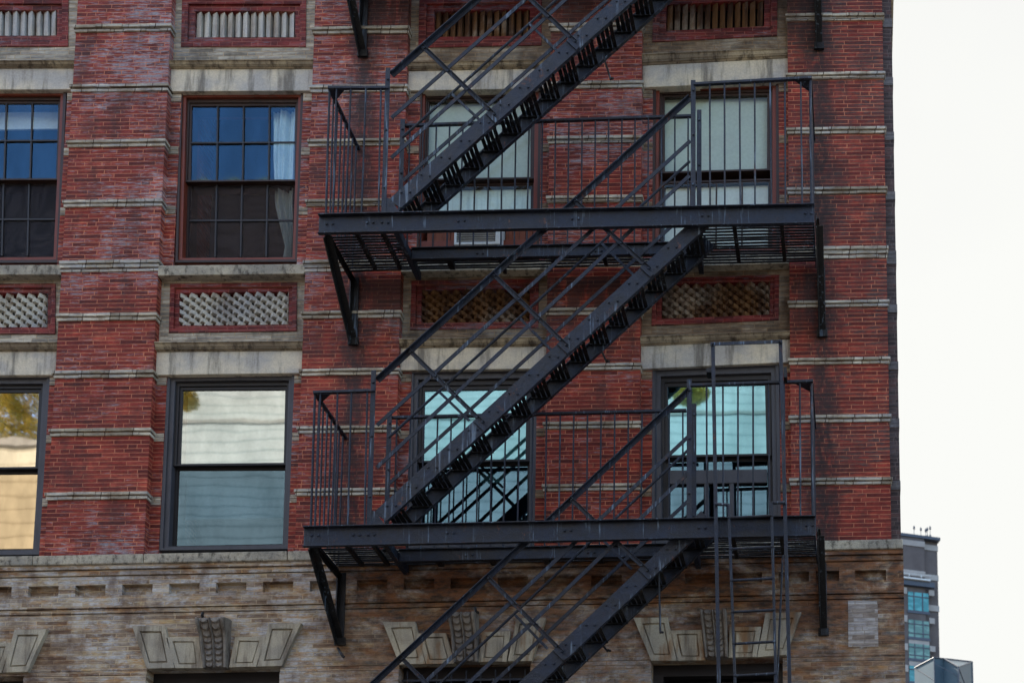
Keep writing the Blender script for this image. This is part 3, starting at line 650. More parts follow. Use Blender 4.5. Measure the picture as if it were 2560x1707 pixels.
m = MB(); m.relief(xs, zs, dep, .5, SLB); base = m.build('base_wall', 'tan', B)
m = MB(); m.box(XEND-.02, XEND+.018, .5, 13.8, -.1, zL-.05); m.build('base_side_wall', 'darkbrick', B)
# pale brick patch
m = MB(); q = Q([(2120, 1500), (2194, 1500), (2196, 1615), (2121, 1615)], 0); m.prism(q, .006, .05); m.build('brick_patch', 'paleblock', base)
# arch stones, measured on bay 1 (3-fold repeats measured separately)
def T3(p): return (p[0]*.4677, 1300+p[1]*.4677)
def T74(p): return (740+p[0]*.3827, 1280+p[1]*.3827)
def T15(p): return (1540+p[0]*.3827, 1280+p[1]*.3827)
v1 = [[(705, 563), (880, 563), (932, 787), (783, 792)], [(885, 625), (1062, 622), (1083, 788), (936, 789)], [(1255, 622), (1425, 620), (1368, 781), (1222, 785)], [(1437, 550), (1610, 548), (1505, 776), (1373, 781)]]
sets = [(None, [[T3(p) for p in q] for q in v1], 'b1')]
dx0 = [(p[0]-636, p[1]+16) for p in sets[0][1][0]]
sets.append((None, [[(p[0]-636, p[1]+15) for p in q] for q in sets[0][1]], 'b0'))
v2 = [[(570, 718), (778, 712), (845, 988), (675, 992)], [(790, 790), (980, 786), (1040, 986), (851, 989)], [(1215, 782), (1400, 775), (1375, 972), (1190, 976)], [(1440, 690), (1632, 688), (1540, 968), (1382, 972)]]
sets.append((None, [[T74(p) for p in q] for q in v2], 'b2'))
v3 = [[(118, 690), (338, 685), (397, 967), (230, 968)], [(355, 770), (560, 765), (582, 965), (403, 967)], [(745, 750), (950, 745), (918, 944), (735, 948)], [(980, 660), (1210, 650), (1110, 930), (922, 944)]]
sets.append((None, [[T15(p) for p in q] for q in v3], 'b3'))
keys = [((455*1.0884-636, 1542+15), 90, (1083*.4677-636, 1668+15), 62), ((495, 1543), 90, (506, 1669), 62), ((1123, 1529), 82, (1133, 1655), 66), ((1750, 1523), 79, (1763, 1643), 60)]
keys = [((1058*.4677-636, 1558), 90, (1085*.4677-636, 1684), 62)] + [((1058*.4677, 1543), 90, (1085*.4677, 1669), 62)] + keys[2:]
for _, vs, nm in sets:
    for q in vs:
        yy = -.04
        qq = Q(q, yy)
        c = (sum(p[0] for p in qq)/4, sum(p[1] for p in qq)/4)
        def inset(f): return [(lerp(p[0], c[0], f*1.0), lerp(p[1], c[1], f)) for p in qq]
        a1, a2 = inset(.30), inset(.345)
        a1 = [(lerp(p[0], c[0], .34), lerp(p[1], c[1], .26)) for p in qq]; a2 = [(lerp(p[0], c[0], .42), lerp(p[1], c[1], .33)) for p in qq]
        mm = MB(); mm.ring(qq, a1, yy, .06); mm.ring(a1, a2, yy+.02, .05); mm.prism(a2, yy+.006, .05)
        mm.build('arch_stone', 'vouss', base, bevel=.005)
# carved scroll keystones
for (tl, wt, bl, wb) in keys:
    a_ = W(tl[0], tl[1], -.1); b_ = W(bl[0], bl[1], -.06)
    wt_, wb_ = wt/223.*.86, wb/223.*.98
    H = a_[1]-b_[1]
    def fn(u, v):
        wv = lerp(wt_, wb_, v); x = lerp(a_[0], b_[0], v)+u*wv
        z = a_[1]-v*H
        prof = .075*math.exp(-((v-.12)/.2)**2)+.06+.05*(1-v)
        if v < .06: prof *= math.sqrt(max(v/.06, .02))
        d_ = 0
        for cc in (.29, .68):
            du = (u-cc)/.15
            if abs(du) < 1:
                ph = v*8.5+.42*(1-du*du)*-1
                fr_ = ph-math.floor(ph)
                d_ = .016*math.sqrt(1-du*du)-.022+.03*(fr_)
                break
        else:
            d_ = .022 if .455 < u < .515 or u < .1 or u > .88 else -.016
        return (x, -(prof+d_), z)
    mm = MB(); mm.grid(fn, 36, 90)
    k_ = len(mm.v)
    for v in range(90):   # side faces
        for u in (0., 1.):
            p, q = fn(u, v/90), fn(u, (v+1)/90); mm.poly([p, (p[0], .02, p[2]), (q[0], .02, q[2]), q])
    p, q = fn(0, 1.), fn(1., 1.); mm.poly([p, q, (q[0], .02, q[2]), (p[0], .02, p[2])])
    ks = mm.build('keystone', 'carved', base)
    ks.modifiers.new('sub', 'SUBSURF').levels = 0
# base-storey windows
for a_, b_, t in heads:
    z1_, z0_ = t+SLB*(a_+b_)/2, 4.7+SLB*a_
    o = [(a_, z1_+.0), (b_, z1_), (b_, z0_), (a_, z0_)]; i1 = [(a_+.12, z1_-.14), (b_-.12, z1_-.14), (b_-.12, z0_+.12), (a_+.12, z0_+.12)]
    mm = MB(); mm.ring(o, i1, .16, .45); wn_ = mm.build('window', 'blackpaint', B, bevel=.006)
    mm = MB(); zm = (i1[0][1]+i1[2][1])/2; mm.box(i1[0][0], i1[1][0], .2, .3, zm-.03, zm+.03); mm.build('sash_rail', 'blackpaint', wn_)
    mm = MB(); mm.poly([(p[0], .27, p[1]) for p in i1]); mm.build('glass_pane', 'g_dark', wn_)
# window guard over the middle base window
a_, b_, t = heads[2]
g = thing('window_guard', 'black iron window guard bars below the middle keystone', 'guard', (a_, -.02, 5))
mm = MB(); mm.box(a_+.02, b_-.02, .05, .075, t-.235, t-.21); mm.box(a_+.02, b_-.02, .05, .075, 5.0, 5.03); mm.build('rail', 'iron', g)
for i in range(9):
    x = lerp(a_+.08, b_-.08, i/8); mm = MB(); mm.rod((x, .062, 5.0), (x, .062, t-.1-.05*(i % 2)), .009, 6); mm.build('bar', 'iron', g)

# ------------------------------------------------------------------ things in the windows
def blind(q, Y, mat, label, name='roller_blind', cat='blind'):
    qq = Q(q, Y); mm = MB(); n_ = 24
    mm.grid(lambda u, v: (quad_at(qq, u, v)[0], Y+.004*math.sin(v*9+u*2), quad_at(qq, u, v)[1]), 12, n_)
    z1_, x0_, x1_ = qq[0][1], qq[0][0], qq[1][0]
    zb = qq[3][1]; mm.box(qq[3][0], qq[2][0], Y-.01, Y+.012, zb-.025, zb)
    o = mm.build(name, mat); tag(o, label, cat, None); return o
blind(((-125, 256), (160, 255), (156, 322), (-128, 323)), .36, 'blind_w', 'short white blind at the top of the leftmost blue-paned window')
blind(((1068, 246), (1340, 240), (1336, 452), (1062, 456)), .25, 'blind_g', 'pale green roller blind in the upper window above the air conditioner')
blind(((1650, 238), (1930, 230), (1930, 428), (1650, 437)), .25, 'blind_g', 'pale green roller blind in the upper right window beside the end pier')
blind(((1650, 462), (1930, 455), (1930, 640), (1650, 650)), .27, 'blind_w', 'rumpled white sheet hung behind the lower sash of the upper right window', 'window_sheet', 'sheet')
blind(((1062, 472), (1340, 468), (1338, 566), (1060, 570)), .27, 'curtain', 'pale sheer cloth behind the lower sash above the air conditioner', 'window_sheet', 'sheet')
blind(((440, 960), (730, 956), (722, 1290), (430, 1294)), .38, 'blind_w', 'white blind behind the lower left grey-framed window with bright panes')
blind(((1050, 960), (1330, 956), (1330, 1200), (1050, 1204)), .38, 'blind_w', 'white blind behind the lower teal window crossed by the stair')
blind(((1655, 950), (1930, 945), (1930, 1150), (1655, 1155)), .38, 'blind_w', 'white blind behind the teal window in back of the ladder frame')
# curtain
def cf(u, v):
    lx = [(0, 684), (.1, 683), (.3, 681), (.5, 683), (.62, 684), (.8, 700), (.92, 712), (1, 706)]
    for (a0, b0), (a1, b1) in zip(lx, lx[1:]):
        if a0 <= v <= a1: pxl = lerp(b0, b1, (v-a0)/(a1-a0)); break
    px = lerp(pxl, 742-6*v, u); py = lerp(276, 650, v)
    x, z = W(px, py, .31)
    return (x, .31+.028*math.sin(u*30+2.2*math.sin(v*3))*(.5+.5*v)+.03*math.sin(u*11+v*2.), z)
mm = MB(); mm.grid(cf, 60, 40); o = mm.build('window_curtain', 'curtain', None, smooth=True); tag(o, 'pale pleated curtain gathered at the right side of the twelve-paned blue window', 'curtain')
mm = MB(); mm.grid(lambda u, v: (lambda p: (p[0], .33+.02*math.sin(u*20), p[1]))(W(lerp(672, 736, u), lerp(640-8*u, 646, v), .33)), 20, 4)
# air conditioner with boards either side
q = Q([(1138, 556), (1253, 552), (1253, 612), (1138, 616)], .0)
xa, xb, zt_, zb_ = q[0][0], q[1][0], q[0][1], q[3][1]
ac = thing('air_conditioner', 'white window air conditioner behind the upper landing between stained boards', 'air conditioner', ((xa+xb)/2, .1, zb_))
mm = MB(); mm.ring([(xa, zt_), (xb, zt_), (xb, zb_), (xa, zb_)], [(xa+.025, zt_-.02), (xb-.06, zt_-.02), (xb-.06, zb_+.035), (xa+.025, zb_+.035)], -.03, .3); mm.box(xa+.01, xb-.01, .0, .3, zb_+.01, zt_-.01)
mm.build('housing', 'white', ac, bevel=.006)
mm = MB()
for i in range(9): z = lerp(zb_+.05, zt_-.03, i/8); mm.hexa([(xa+.025, -.015, z+.006), (xb-.06, -.015, z+.006), (xb-.06, -.012, z), (xa+.025, -.012, z), (xa+.025, .0, z+.018), (xb-.06, .0, z+.018), (xb-.06, .0, z+.01), (xa+.025, .0, z+.01)])
mm.build('louvre', 'greypaint', ac)
zl_, zh_ = W(1190, 655, .15)[1]-.02, W(1190, 565, .15)[1]
n_ = 0
for (u0, u1) in ((W(1066, 600, .15)[0], xa-.01), (xb+.01, W(1330, 600, .15)[0])):
    k_ = 4; mm = MB()
    for i in range(k_): a0, a1 = lerp(u0, u1, i/k_), lerp(u0, u1, (i+1)/k_); mm.box(a0+.002, a1-.002, .17+.004*(i % 2), .2, zl_, zh_)
    mm.build('filler_board', 'wood', B)

# ------------------------------------------------------------------ the fire escape
FE = thing('fire_escape', 'black iron fire escape with slatted landings and diagonal stairs zigzagging up the brick front', 'fire escape', (-3.2, -.5, 5.1))
YF = -1.0; YI = -.40
def channel(m_, xa, xb, zta, ztb, h, y, lip=.045, t=.012):    # C-section beam facing the street
    m_.prism([(xa, zta-t), (xb, ztb-t), (xb, ztb-h+t), (xa, zta-h+t)], y, y+t)
    m_.prism([(xa, zta), (xb, ztb), (xb, ztb-t), (xa, zta-t)], y-lip, y+t)
    m_.prism([(xa, zta-h+t), (xb, ztb-h+t), (xb, ztb-h), (xa, zta-h)], y-lip*.8, y+t)
def landing(d, off=0., full=True):
    """d: world measures of one landing; off: vertical offset for the storeys outside the frame"""
    xa, xb, za, zb = d['xa'], d['xb'], d['za']+off, d['zb']+off
    Z = lambda x: za+(zb-za)*(x-xa)/(xb-xa)
    p1, p2 = d['p1'], d['p2']; h = .235
    m = MB(); channel(m, xa, xb, za, zb, h, YF)
    # side beams, inner beam round the stair opening
    for x in (xa+.006, xb-.018): m.prism([(x, Z(x)-.012), (x+.012, Z(x)-.012), (x+.012, Z(x)-.1), (x, Z(x)-.1)], YF+.013, -.02)
    for x in (p1+.06, p2-.02): m.prism([(x, Z(x)-.02), (x+.06, Z(x)-.02), (x+.06, Z(x)-.12), (x, Z(x)-.12)], YF+.013, -.0)
    m.prism([(p1+.13, Z(p1)), (p2-.03, Z(p2)), (p2-.03, Z(p2)-.145), (p1+.13, Z(p1)-.145)], YI, YI+.012)
    m.prism([(p1+.13, Z(p1)+.004), (p2-.03, Z(p2)+.004), (p2-.03, Z(p2)-.006), (p1+.13, Z(p1)-.006)], YI-.035, YI)
    m.prism([(p1+.13, Z(p1)-.137), (p2-.03, Z(p2)-.137), (p2-.03, Z(p2)-.147), (p1+.13, Z(p1)-.147)], YI-.03, YI)
    for x in [xa+.09, xa+.55, p1-.02, xb-.10, p2+.13, (p1+p2)/2+.4, (p1+p2)/2-.9]:
        for k_ in (0, .07): m.bolt(x+k_, YF, Z(x)-.1-rnd.uniform(-.004, .004), .017)
    for x in (p1+.9, p1+2.3, p1+3.1):
        for k_ in (0, .07): m.bolt(x+k_, YI, Z(x)-.075, .015)
    lf = m.build('landing', 'iron', FE, bevel=.003)
    # grating
    m = MB(); n_ = 19; pitch = (-YF-.05)/n_
    for i in range(n_):
        y = YF+.03+pitch*(i+.5); segs = [(xa+.02, xb-.02)] if y > YI-.01 else [(xa+.02, p1+.06), (p2-.02, xb-.02)]
        for s0, s1 in segs:
            k_ = max(2, int((s1-s0)/.5)); j = [rnd.uniform(-.006, .006) for _ in range(k_+1)]
            for a_ in range(k_):
                xa_, xb_ = lerp(s0, s1, a_/k_), lerp(s0, s1, (a_+1)/k_)
                za_, zb_ = Z(xa_)-.004+j[a_], Z(xb_)-.004+j[a_+1]
                m.prism([(xa_, za_), (xb_, zb_), (xb_, zb_-.007), (xa_, za_-.007)], y-.0150, y+.0150)
    m.build('grating', 'irondark', lf)
    # supports under the slats
    xs_ = [xa+.32, xa+.62, p2+.45, p2+1.0] ; m_ = None
    for x in xs_:
        m = MB(); m.prism([(x, Z(x)-.02), (x+.045, Z(x)-.02), (x+.045, Z(x)-.06), (x, Z(x)-.06)], YF+.014, -.12); m.build('slat_bearer', 'irondark', lf)
    x = p1+.5
    while x < p2-.2:
        m = MB(); wd_ = .04 if int(x*10) % 2 else .07; m.prism([(x, Z(x)-.02), (x+wd_, Z(x)-.02), (x+wd_, Z(x)-.08), (x, Z(x)-.08)], YI+.014, rnd.choice((-.12, -.02))); m.build('slat_bearer', 'irondark', lf); x += .62
    # brackets to the wall: top arm, wall leg and raking strut
    for x, side in ((xa+.03, 0), (xb+.012, 1)):
        m = MB(); tipz = Z(x)-d['drop'][side]; wdt = .085
        m.box(x, x+.014, YF+.02, -.012, Z(x)-.17, Z(x)-.105)
        m.box(x, x+wdt*.5, YF+.06, -.012, Z(x)-.119, Z(x)-.105)
        a_, b_ = Vector((x, YF+.08, Z(x)-.2)), Vector((x, -.03, tipz))
        hw = .045
        d_ = (b_-a_).normalized(); n2 = Vector((0, -d_.z, d_.y))*hw
        m.hexa([a_+n2, a_-n2, b_-n2, b_+n2]+[p+Vector((.014, 0, 0)) for p in (a_+n2, a_-n2, b_-n2, b_+n2)])
        m.hexa([a_+n2, a_+n2*.7, b_+n2*.7, b_+n2]+[p+Vector((wdt, 0, 0)) for p in (a_+n2, a_+n2*.7, b_+n2*.7, b_+n2)])
        m.box(x, x+wdt, -.026, -.01, tipz, Z(x)-.08); m.box(x, x+.014, -.09, -.026, tipz+.05, Z(x)-.1)
        m.box(x-.02, x+wdt+.02, -.045, -.012, tipz-.03, tipz+.06)
        m.build('bracket', 'irondark', lf, bevel=.003)
    return Z, lf
def railing(d, Z, off=0., full=True):
    xa, xb, p1, p2 = d['xa'], d['xb'], d['p1'], d['p2']; H = d['rail']
    yr = YF+.02
    m = MB()
    def rail(x0, x1, y, hz0, hz1): m.prism([(x0, hz0), (x1, hz1), (x1, hz1-.030), (x0, hz0-.030)], y-.012, y+.028)
    rail(xa+.04, p1, yr, Z(xa)+H[0], Z(p1)+H[1]); rail(p2+.03, xb-.01, yr, Z(p2)+H[2], Z(xb)+H[3])
    for x, hh in ((xa+.045, H[0]), (xb-.035, H[3])):
        m.prism([(x-.014, Z(x)+hh), (x+.028, Z(x)+hh), (x+.028, Z(x)+hh-.03), (x-.014, Z(x)+hh-.03)], yr+.028, -.0)
        s_ = 1 if x < -3 else -1
        # corner gusset plate
        m.v += [(x, yr, Z(x)+hh-.03), (x+s_*.2, yr, Z(x)+hh-.03), (x, yr+.2, Z(x)+hh-.03), (x, yr, Z(x)+hh-.038), (x+s_*.2, yr, Z(x)+hh-.038), (x, yr+.2, Z(x)+hh-.038)]
        i = len(m.v)-6; m.f += [(i, i+1, i+2), (i+3, i+5, i+4), (i, i+1, i+4, i+3), (i+1, i+2, i+5, i+4), (i+2, i, i+3, i+5)]
    ri0, ri1 = d['in']; HI = d['inh']
    rail(ri0, ri1, YI, Z(ri0)+HI[0], Z(ri1)+HI[1])
    rl = m.build('railing', 'iron', FE, bevel=.003)
    b_ = [] ; ba = lambda x, y, h_, r=.0105, lean=0., z0=-.0: b_.append((x, y, h_, r, lean, z0))
    for x in d['bl']: ba(x, yr, H[0]-.02, .0105, rnd.uniform(-.02, .02))
    for x in d['br']: ba(x, yr, H[2]-.02, .0105, rnd.uniform(-.008, .008))
    for k_ in range(8):
        y = yr+.02+k_*.125; ba(xa+.05, y, H[0]-.02, .0105 if k_ else .013, rnd.uniform(-.012, .012)); ba(xb-.03, y, H[3]-.02, .0105 if k_ else .017, rnd.uniform(-.005, .005))
    x = ri0+.06
    while x < ri1-.03: ba(x, YI, lerp(HI[0], HI[1], (x-ri0)/(ri1-ri0))-.02, .0098, rnd.uniform(-.008, .008), -.02); x += .1585
    if full:
        for (x, y, h_, r, lean, z0) in b_:
            m = MB(); m.rod((x-lean, y+.006, Z(x)+z0), (x-lean*.3, y+.006+rnd.uniform(-.004, .004), Z(x)+h_*.5), r, 6); m.rod((x-lean*.3, y+.006, Z(x)+h_*.5), (x, y+.006, Z(x)+h_), r, 6); m.build('baluster', 'iron', rl)
    else:
        m = MB()
        for (x, y, h_, r, lean, z0) in b_: m.rod((x-lean, y+.006, Z(x)+z0), (x, y+.006, Z(x)+h_), r, 6)
        struct(m.build('baluster', 'iron', rl), 'stuff')
    # posts: angle irons at the ends of the stair opening, outer and inner
    for (x, y, top, bot) in d['posts']:
        m = MB(); t_ = Z(x)+top; bz = Z(x)+bot
        m.box(x, x+.056, y-.004, y+.006, bz, t_); m.box(x, x+.009, y+.006, y+.05, bz, t_)
        for k_ in (.08, .42, .8): m.rod((x+.03, y-.004, lerp(t_, bz, k_)), (x+.03, y-.018, lerp(t_, bz, k_)), .017, 6, .013)
        m.build('post', 'iron', rl, bevel=.003)
def Xw(px, py, Y=YF): return W(px, py, Y)[0]
# upper landing
a_, b_ = W(794, 533, YF-.045), W(2035, 507, YF-.045)
p1 = Xw(961, 500); p2 = Xw(1727, 500)
def ph(px, py, Y, Z0): x, z = W(px, py, Y); return z-Z0
UP = dict(xa=a_[0], xb=b_[0], za=a_[1], zb=b_[1], p1=p1, p2=p2)
Zu = lambda x: UP['za']+(UP['zb']-UP['za'])*(x-UP['xa'])/(UP['xb']-UP['xa'])
def hgt(px, py, Y, Zf): x, z = W(px, py, Y); return z-Zf(x)
def setup(U, Zf, tl, tr, bl_, br_, tips, inr, posts):
    U['rail'] = (hgt(*tl[0], YF, Zf), hgt(*tl[1], YF, Zf), hgt(*tr[0], YF, Zf), hgt(*tr[1], YF, Zf))
    U['bl'] = [Xw(*p) for p in bl_]; U['br'] = [Xw(*p) for p in br_]
    U['drop'] = [Zf(W(*t, -.03)[0])-W(*t, -.03)[1] for t in tips]
    i0, i1 = W(*inr[0], YI), W(*inr[1], YI); U['in'] = (i0[0], i1[0]); U['inh'] = (i0[1]-Zf(i0[0]), i1[1]-Zf(i1[0]))
    U['posts'] = []
    for (px, pt, pb, Y) in posts: x, z = W(px, pt, Y); U['posts'].append((x, Y, z-Zf(x), -.02))
setup(UP, Zu, ((808, 213), (968, 213)), ((1741, 204), (2033, 188)), [(833, 400), (869, 400), (907, 400), (945, 400)], [(1774, 350), (1811, 350), (1849, 350), (1887, 350), (1926, 350), (1963, 350), (2003, 350)],
      ((866, 856), (2050, 836)), ((1012, 311), (1728, 287)), [(964, 170, 0, YF+.03), (1727, 201, 0, YF+.03), (1001, 298, 0, YI-.03), (1742, 275, 0, YI-.03)])
a_, b_ = W(756, 1313, YF-.045), W(2038, 1286, YF-.045)
LO = dict(xa=a_[0], xb=b_[0], za=a_[1], zb=b_[1], p1=Xw(926, 1290), p2=Xw(1718, 1290))
Zl = lambda x: LO['za']+(LO['zb']-LO['za'])*(x-LO['xa'])/(LO['xb']-LO['xa'])
setup(LO, Zl, ((765, 975), (927, 970)), ((1729, 957), (2033, 946)), [(793, 1150), (836, 1150), (871, 1150), (911, 1150)], [(1766, 1130), (1807, 1130), (1845, 1130), (1883, 1130), (1922, 1130), (1961, 1130), (2001, 1130)],
      ((824, 1606), (2052, 1582)), ((979, 1040), (1716, 1022)), [(928, 925, 0, YF+.03), (1717, 948, 0, YF+.03), (968, 1030, 0, YI-.03), (1729, 1009, 0, YI-.03)])
FLR = (UP['za']+UP['zb']-LO['za']-LO['zb'])/2
FLT = 3.80
for d, off, full in ((UP, 0, True), (LO, 0, True), (UP, FLT, False), (LO, -FLR, False)):
    Z_, lf = landing(d, off, full)
    railing(d, Z_, off, full)

# stairs
YO = YF+.045; YIN = YO+.43
P = lambda px, py, Y=YO: W(px, py, Y)
def stair(off, top_ext=0., sx=0.):
    O = lambda p: (p[0]+sx, p[1]+off)
    top0, top1 = O(P(944, 1271)), O(P(1640, 634))
    dx, dz = top1[0]-top0[0], top1[1]-top0[1]; L = math.hypot(dx, dz); ux, uz = dx/L, dz/L
    nx, nz = uz, -ux     # pointing down-right
    SW = .175
    s0 = (top0[0]-ux*.06, top0[1]-uz*.06); 
    zt_end = Zu(-1.8)+off-.02; t_end = (zt_end-top0[1])/uz
    s1 = (top0[0]+ux*t_end, top0[1]+uz*t_end)
    m = MB()
    for y, th in ((YO, .012), (YIN, .012)):
        m.prism([s0, s1, (s1[0]+nx*SW, s1[1]+nz*SW), (s0[0]+nx*SW+ux*.03, s0[1]+nz*SW+uz*.03)], y, y+th)
        yy = (y+th, y+th+.035) if y == YO else (y-.035, y)
        m.bar((s0[0]+nx*.005, s0[1]+nz*.005), (s1[0]+nx*.005, s1[1]+nz*.005), .010, *yy)
        m.bar((s0[0]+nx*(SW-.005), s0[1]+nz*(SW-.005)), (s1[0]+nx*(SW-.005), s1[1]+nz*(SW-.005)), .010, *yy)
    N = 16; rise = (Zu(-3)-Zl(-3)) / N if off <= 0 else (Zu(-3)-Zl(-3))/N
    treads = []
    t0 = .20
    tl = (t_end-.05)/N
    for i in range(N):
        t = .13+tl*i
        c = (top0[0]+ux*t+nx*SW*.5, top0[1]+uz*t+nz*SW*.5); treads.append(c)
        for k_ in (-.048, .048):
            if i < N-1: m.bolt(c[0]+k_, YO, c[1]+rnd.uniform(.0, .02), .014)
    m2 = m.build('staircase', 'iron', FE, bevel=.002)
    for c in treads:
        m = MB(); tw = .235
        x0 = c[0]-tw/2
        for k_ in range(4):
            xx = x0+.006+k_*tw/4; j = rnd.uniform(-.004, .004)
            m.box(xx, xx+tw/4-.0145, YO+.013, YIN-.002, c[1]-.008+j, c[1]+.006+j)
        m.box(x0-.005, x0+tw+.005, YIN-.032, YIN-.003, c[1]-.03, c[1]-.018); m.box(x0-.005, x0+tw+.005, YO+.014, YO+.045, c[1]-.03, c[1]-.018)
        m.build('tread', 'irondark', m2)
    # handrails and guard bars
    def through(pa, pb, Y, x0=None, x1=None):
        a_, b_ = O(W(*pa, Y)), O(W(*pb, Y)); s_ = (b_[1]-a_[1])/(b_[0]-a_[0])
        x0 = a_[0] if x0 is None else x0; x1 = b_[0] if x1 is None else x1
        return (x0, a_[1]+s_*(x0-a_[0])), (x1, a_[1]+s_*(x1-a_[0]))
    yr = YF+.05
    h0, h1 = through((945, 953), (1726, 248), yr)
    m = MB(); m.bar(h0, h1, .052, yr-.008, yr); 
    dxh, dzh = h1[0]-h0[0], h1[1]-h0[1]; lh = math.hypot(dxh, dzh); ex, ez = -dzh/lh*.022, dxh/lh*.022
    m.bar((h0[0]+ex, h0[1]+ez), (h1[0]+ex, h1[1]+ez), .008, yr-.052, yr-.008)
    m.build('handrail', 'iron', m2, bevel=.002)
    for pa, pb, wd_ in (((943, 1063), (1726, 353), .040), ((942, 1169), (1724, 440), .040)):
        a_, b_ = through(pa, pb, yr+.012); m = MB(); m.bar(a_, b_, .042, yr+.004, yr+.013); m.build('guard_bar', 'iron', m2)
    yi = YIN-.01
    a_, b_ = through((971, 1094), (1724, 404), yi); m = MB(); m.rod((a_[0], yi, a_[1]), (b_[0], yi, b_[1]), .015, 8); m.build('handrail', 'iron', m2)
    a_, b_ = through((973, 1208), (1640, 601), yi); ext = 1.35; s_ = (b_[1]-a_[1])/(b_[0]-a_[0]); xe = -1.9+sx
    m = MB(); m.bar(a_, (xe, a_[1]+s_*(xe-a_[0])), .04, yi-.004, yi+.006); m.build('guard_bar', 'iron', m2)
    for pa, pb in (((1023, 877), (1209, 1060)), ((1232, 687), (1417, 867)), ((1433, 502), (1624, 676))):
        a_, b_ = O(W(*pa, yr)), O(W(*pb, yr)); m = MB(); m.bar(a_, b_, .045, yr-.022, yr-.012)
        dx_, dz_ = b_[0]-a_[0], b_[1]-a_[1]; ll = math.hypot(dx_, dz_); e_ = (dz_/ll*-.02, dx_/ll*.02)
        m.bar((a_[0]+e_[0], a_[1]+e_[1]), (b_[0]+e_[0], b_[1]+e_[1]), .006, yr-.045, yr-.012)
        for t in (.03, .36, .63, .92, .99): m.rod((lerp(a_[0], b_[0], t), yr-.02, lerp(a_[1], b_[1], t)), (lerp(a_[0], b_[0], t), yr-.036, lerp(a_[1], b_[1], t)), .014, 6)
        # splice plate on the stringer
        m.bar((b_[0]-.09, b_[1]+.04), (b_[0]+.03, b_[1]-.08), .05, YO-.02, YO-.001)
        m.build('brace', 'iron', m2, bevel=.002)
    for pa, pb in (((1100, 982), (1174, 1053)), ((1301, 798), (1380, 878)), ((1505, 611), (1584, 690))):
        a_, b_ = O(W(*pa, yi)), O(W(*pb, yi)); m = MB(); m.bar(a_, b_, .03, yi-.02, yi-.01); m.build('brace', 'iron', m2)
    # gusset at the foot post
    m = MB(); f0 = (s0[0]+ux*.0, s0[1]); m.prism([(f0[0]-.05, f0[1]+.03), (f0[0]+.03, f0[1]+.0), (f0[0]+.16, f0[1]-.2), (f0[0]-.05, f0[1]-.2)], YO-.014, YO-.002); m.build('foot_plate', 'iron', m2)
    return m2
stair(0.)
# the flight above is measured from its own handrail, the one below likewise
h2 = W(945, 953, YO); h3 = W(981, 191, YO); off3 = h3[1]-h2[1]; sx3 = h3[0]-h2[0]
stair(off3, sx=sx3)
h1_ = W(1318, 1355, YO); s2 = (W(1726, 248, YO)[1]-h2[1])/(W(1726, 248, YO)[0]-h2[0]); off1 = h1_[1]-(h2[1]+s2*(h1_[0]-h2[0]))
stair(off1)
# hanging stay rods under the stairs
m = MB()
for pa, pb, Y in (((1510, 146), (1527, 200), -.45), ((1501, 870), (1517, 906), -.45), ((1647, 1425), (1651, 1582), -.9), ((1505, 1610), (1520, 1628), -.45)):
    a_, b_ = W(*pa, Y), W(*pb, Y); m.rod((a_[0], Y, a_[1]), (b_[0], Y, b_[1]), .012, 6); m.rod((b_[0], Y, b_[1]+.02), (b_[0]+.03, Y-.02, b_[1]-.0), .014, 6)
m.build('stay_rod', 'irondark', FE)

# tall ladder guide frame rising over the lower landing
YG_ = YF-.10
m = MB()
for pa, pb in (((1782, 855), (1797, 1707)), ((1951, 850), (1974, 1707))):
    a_, b_ = W(*pa, YG_), W(*pb, YG_); s_ = (b_[0]-a_[0])/(b_[1]-a_[1]); zz = 3.6; b_ = (a_[0]+s_*(zz-a_[1]), zz)
    m.bar(a_, b_, .042, YG_, YG_+.01); m.bar((a_[0]-.017, a_[1]), (b_[0]-.017, b_[1]), .008, YG_+.01, YG_+.05)
a_, b_ = W(1776, 861, YG_), W(1956, 855, YG_); m.bar(a_, b_, .04, YG_-.012, YG_-.002); m.bar((a_[0], a_[1]+.018), (b_[0], b_[1]+.018), .008, YG_-.002, YG_+.05)
m.rod((a_[0]+.03, YG_-.01, a_[1]), (a_[0]+.03, YG_-.03, a_[1]), .014, 6); m.rod((b_[0]-.03, YG_-.01, b_[1]), (b_[0]-.03, YG_-.03, b_[1]), .014, 6)
a_, b_ = W(1957, 1387, -.9), W(1942, 1720, -.6); m.rod((a_[0], -.9, a_[1]), (b_[0], -.6, b_[1]), .013, 8)
gf = m.build('ladder_guide', 'iron', FE, bevel=.003)
m = MB()
for px in ((1768, 1786), (1960, 1968)):
    z = W(1790, 938, YF)[1]; m.box(W(px[0], 940, YF)[0], W(px[1], 940, YF)[0], YG_+.005, YF+.03, z-.09 if px[0] > 1900 else z-.02, z+.03)
m.build('guide_clip', 'irondark', gf)
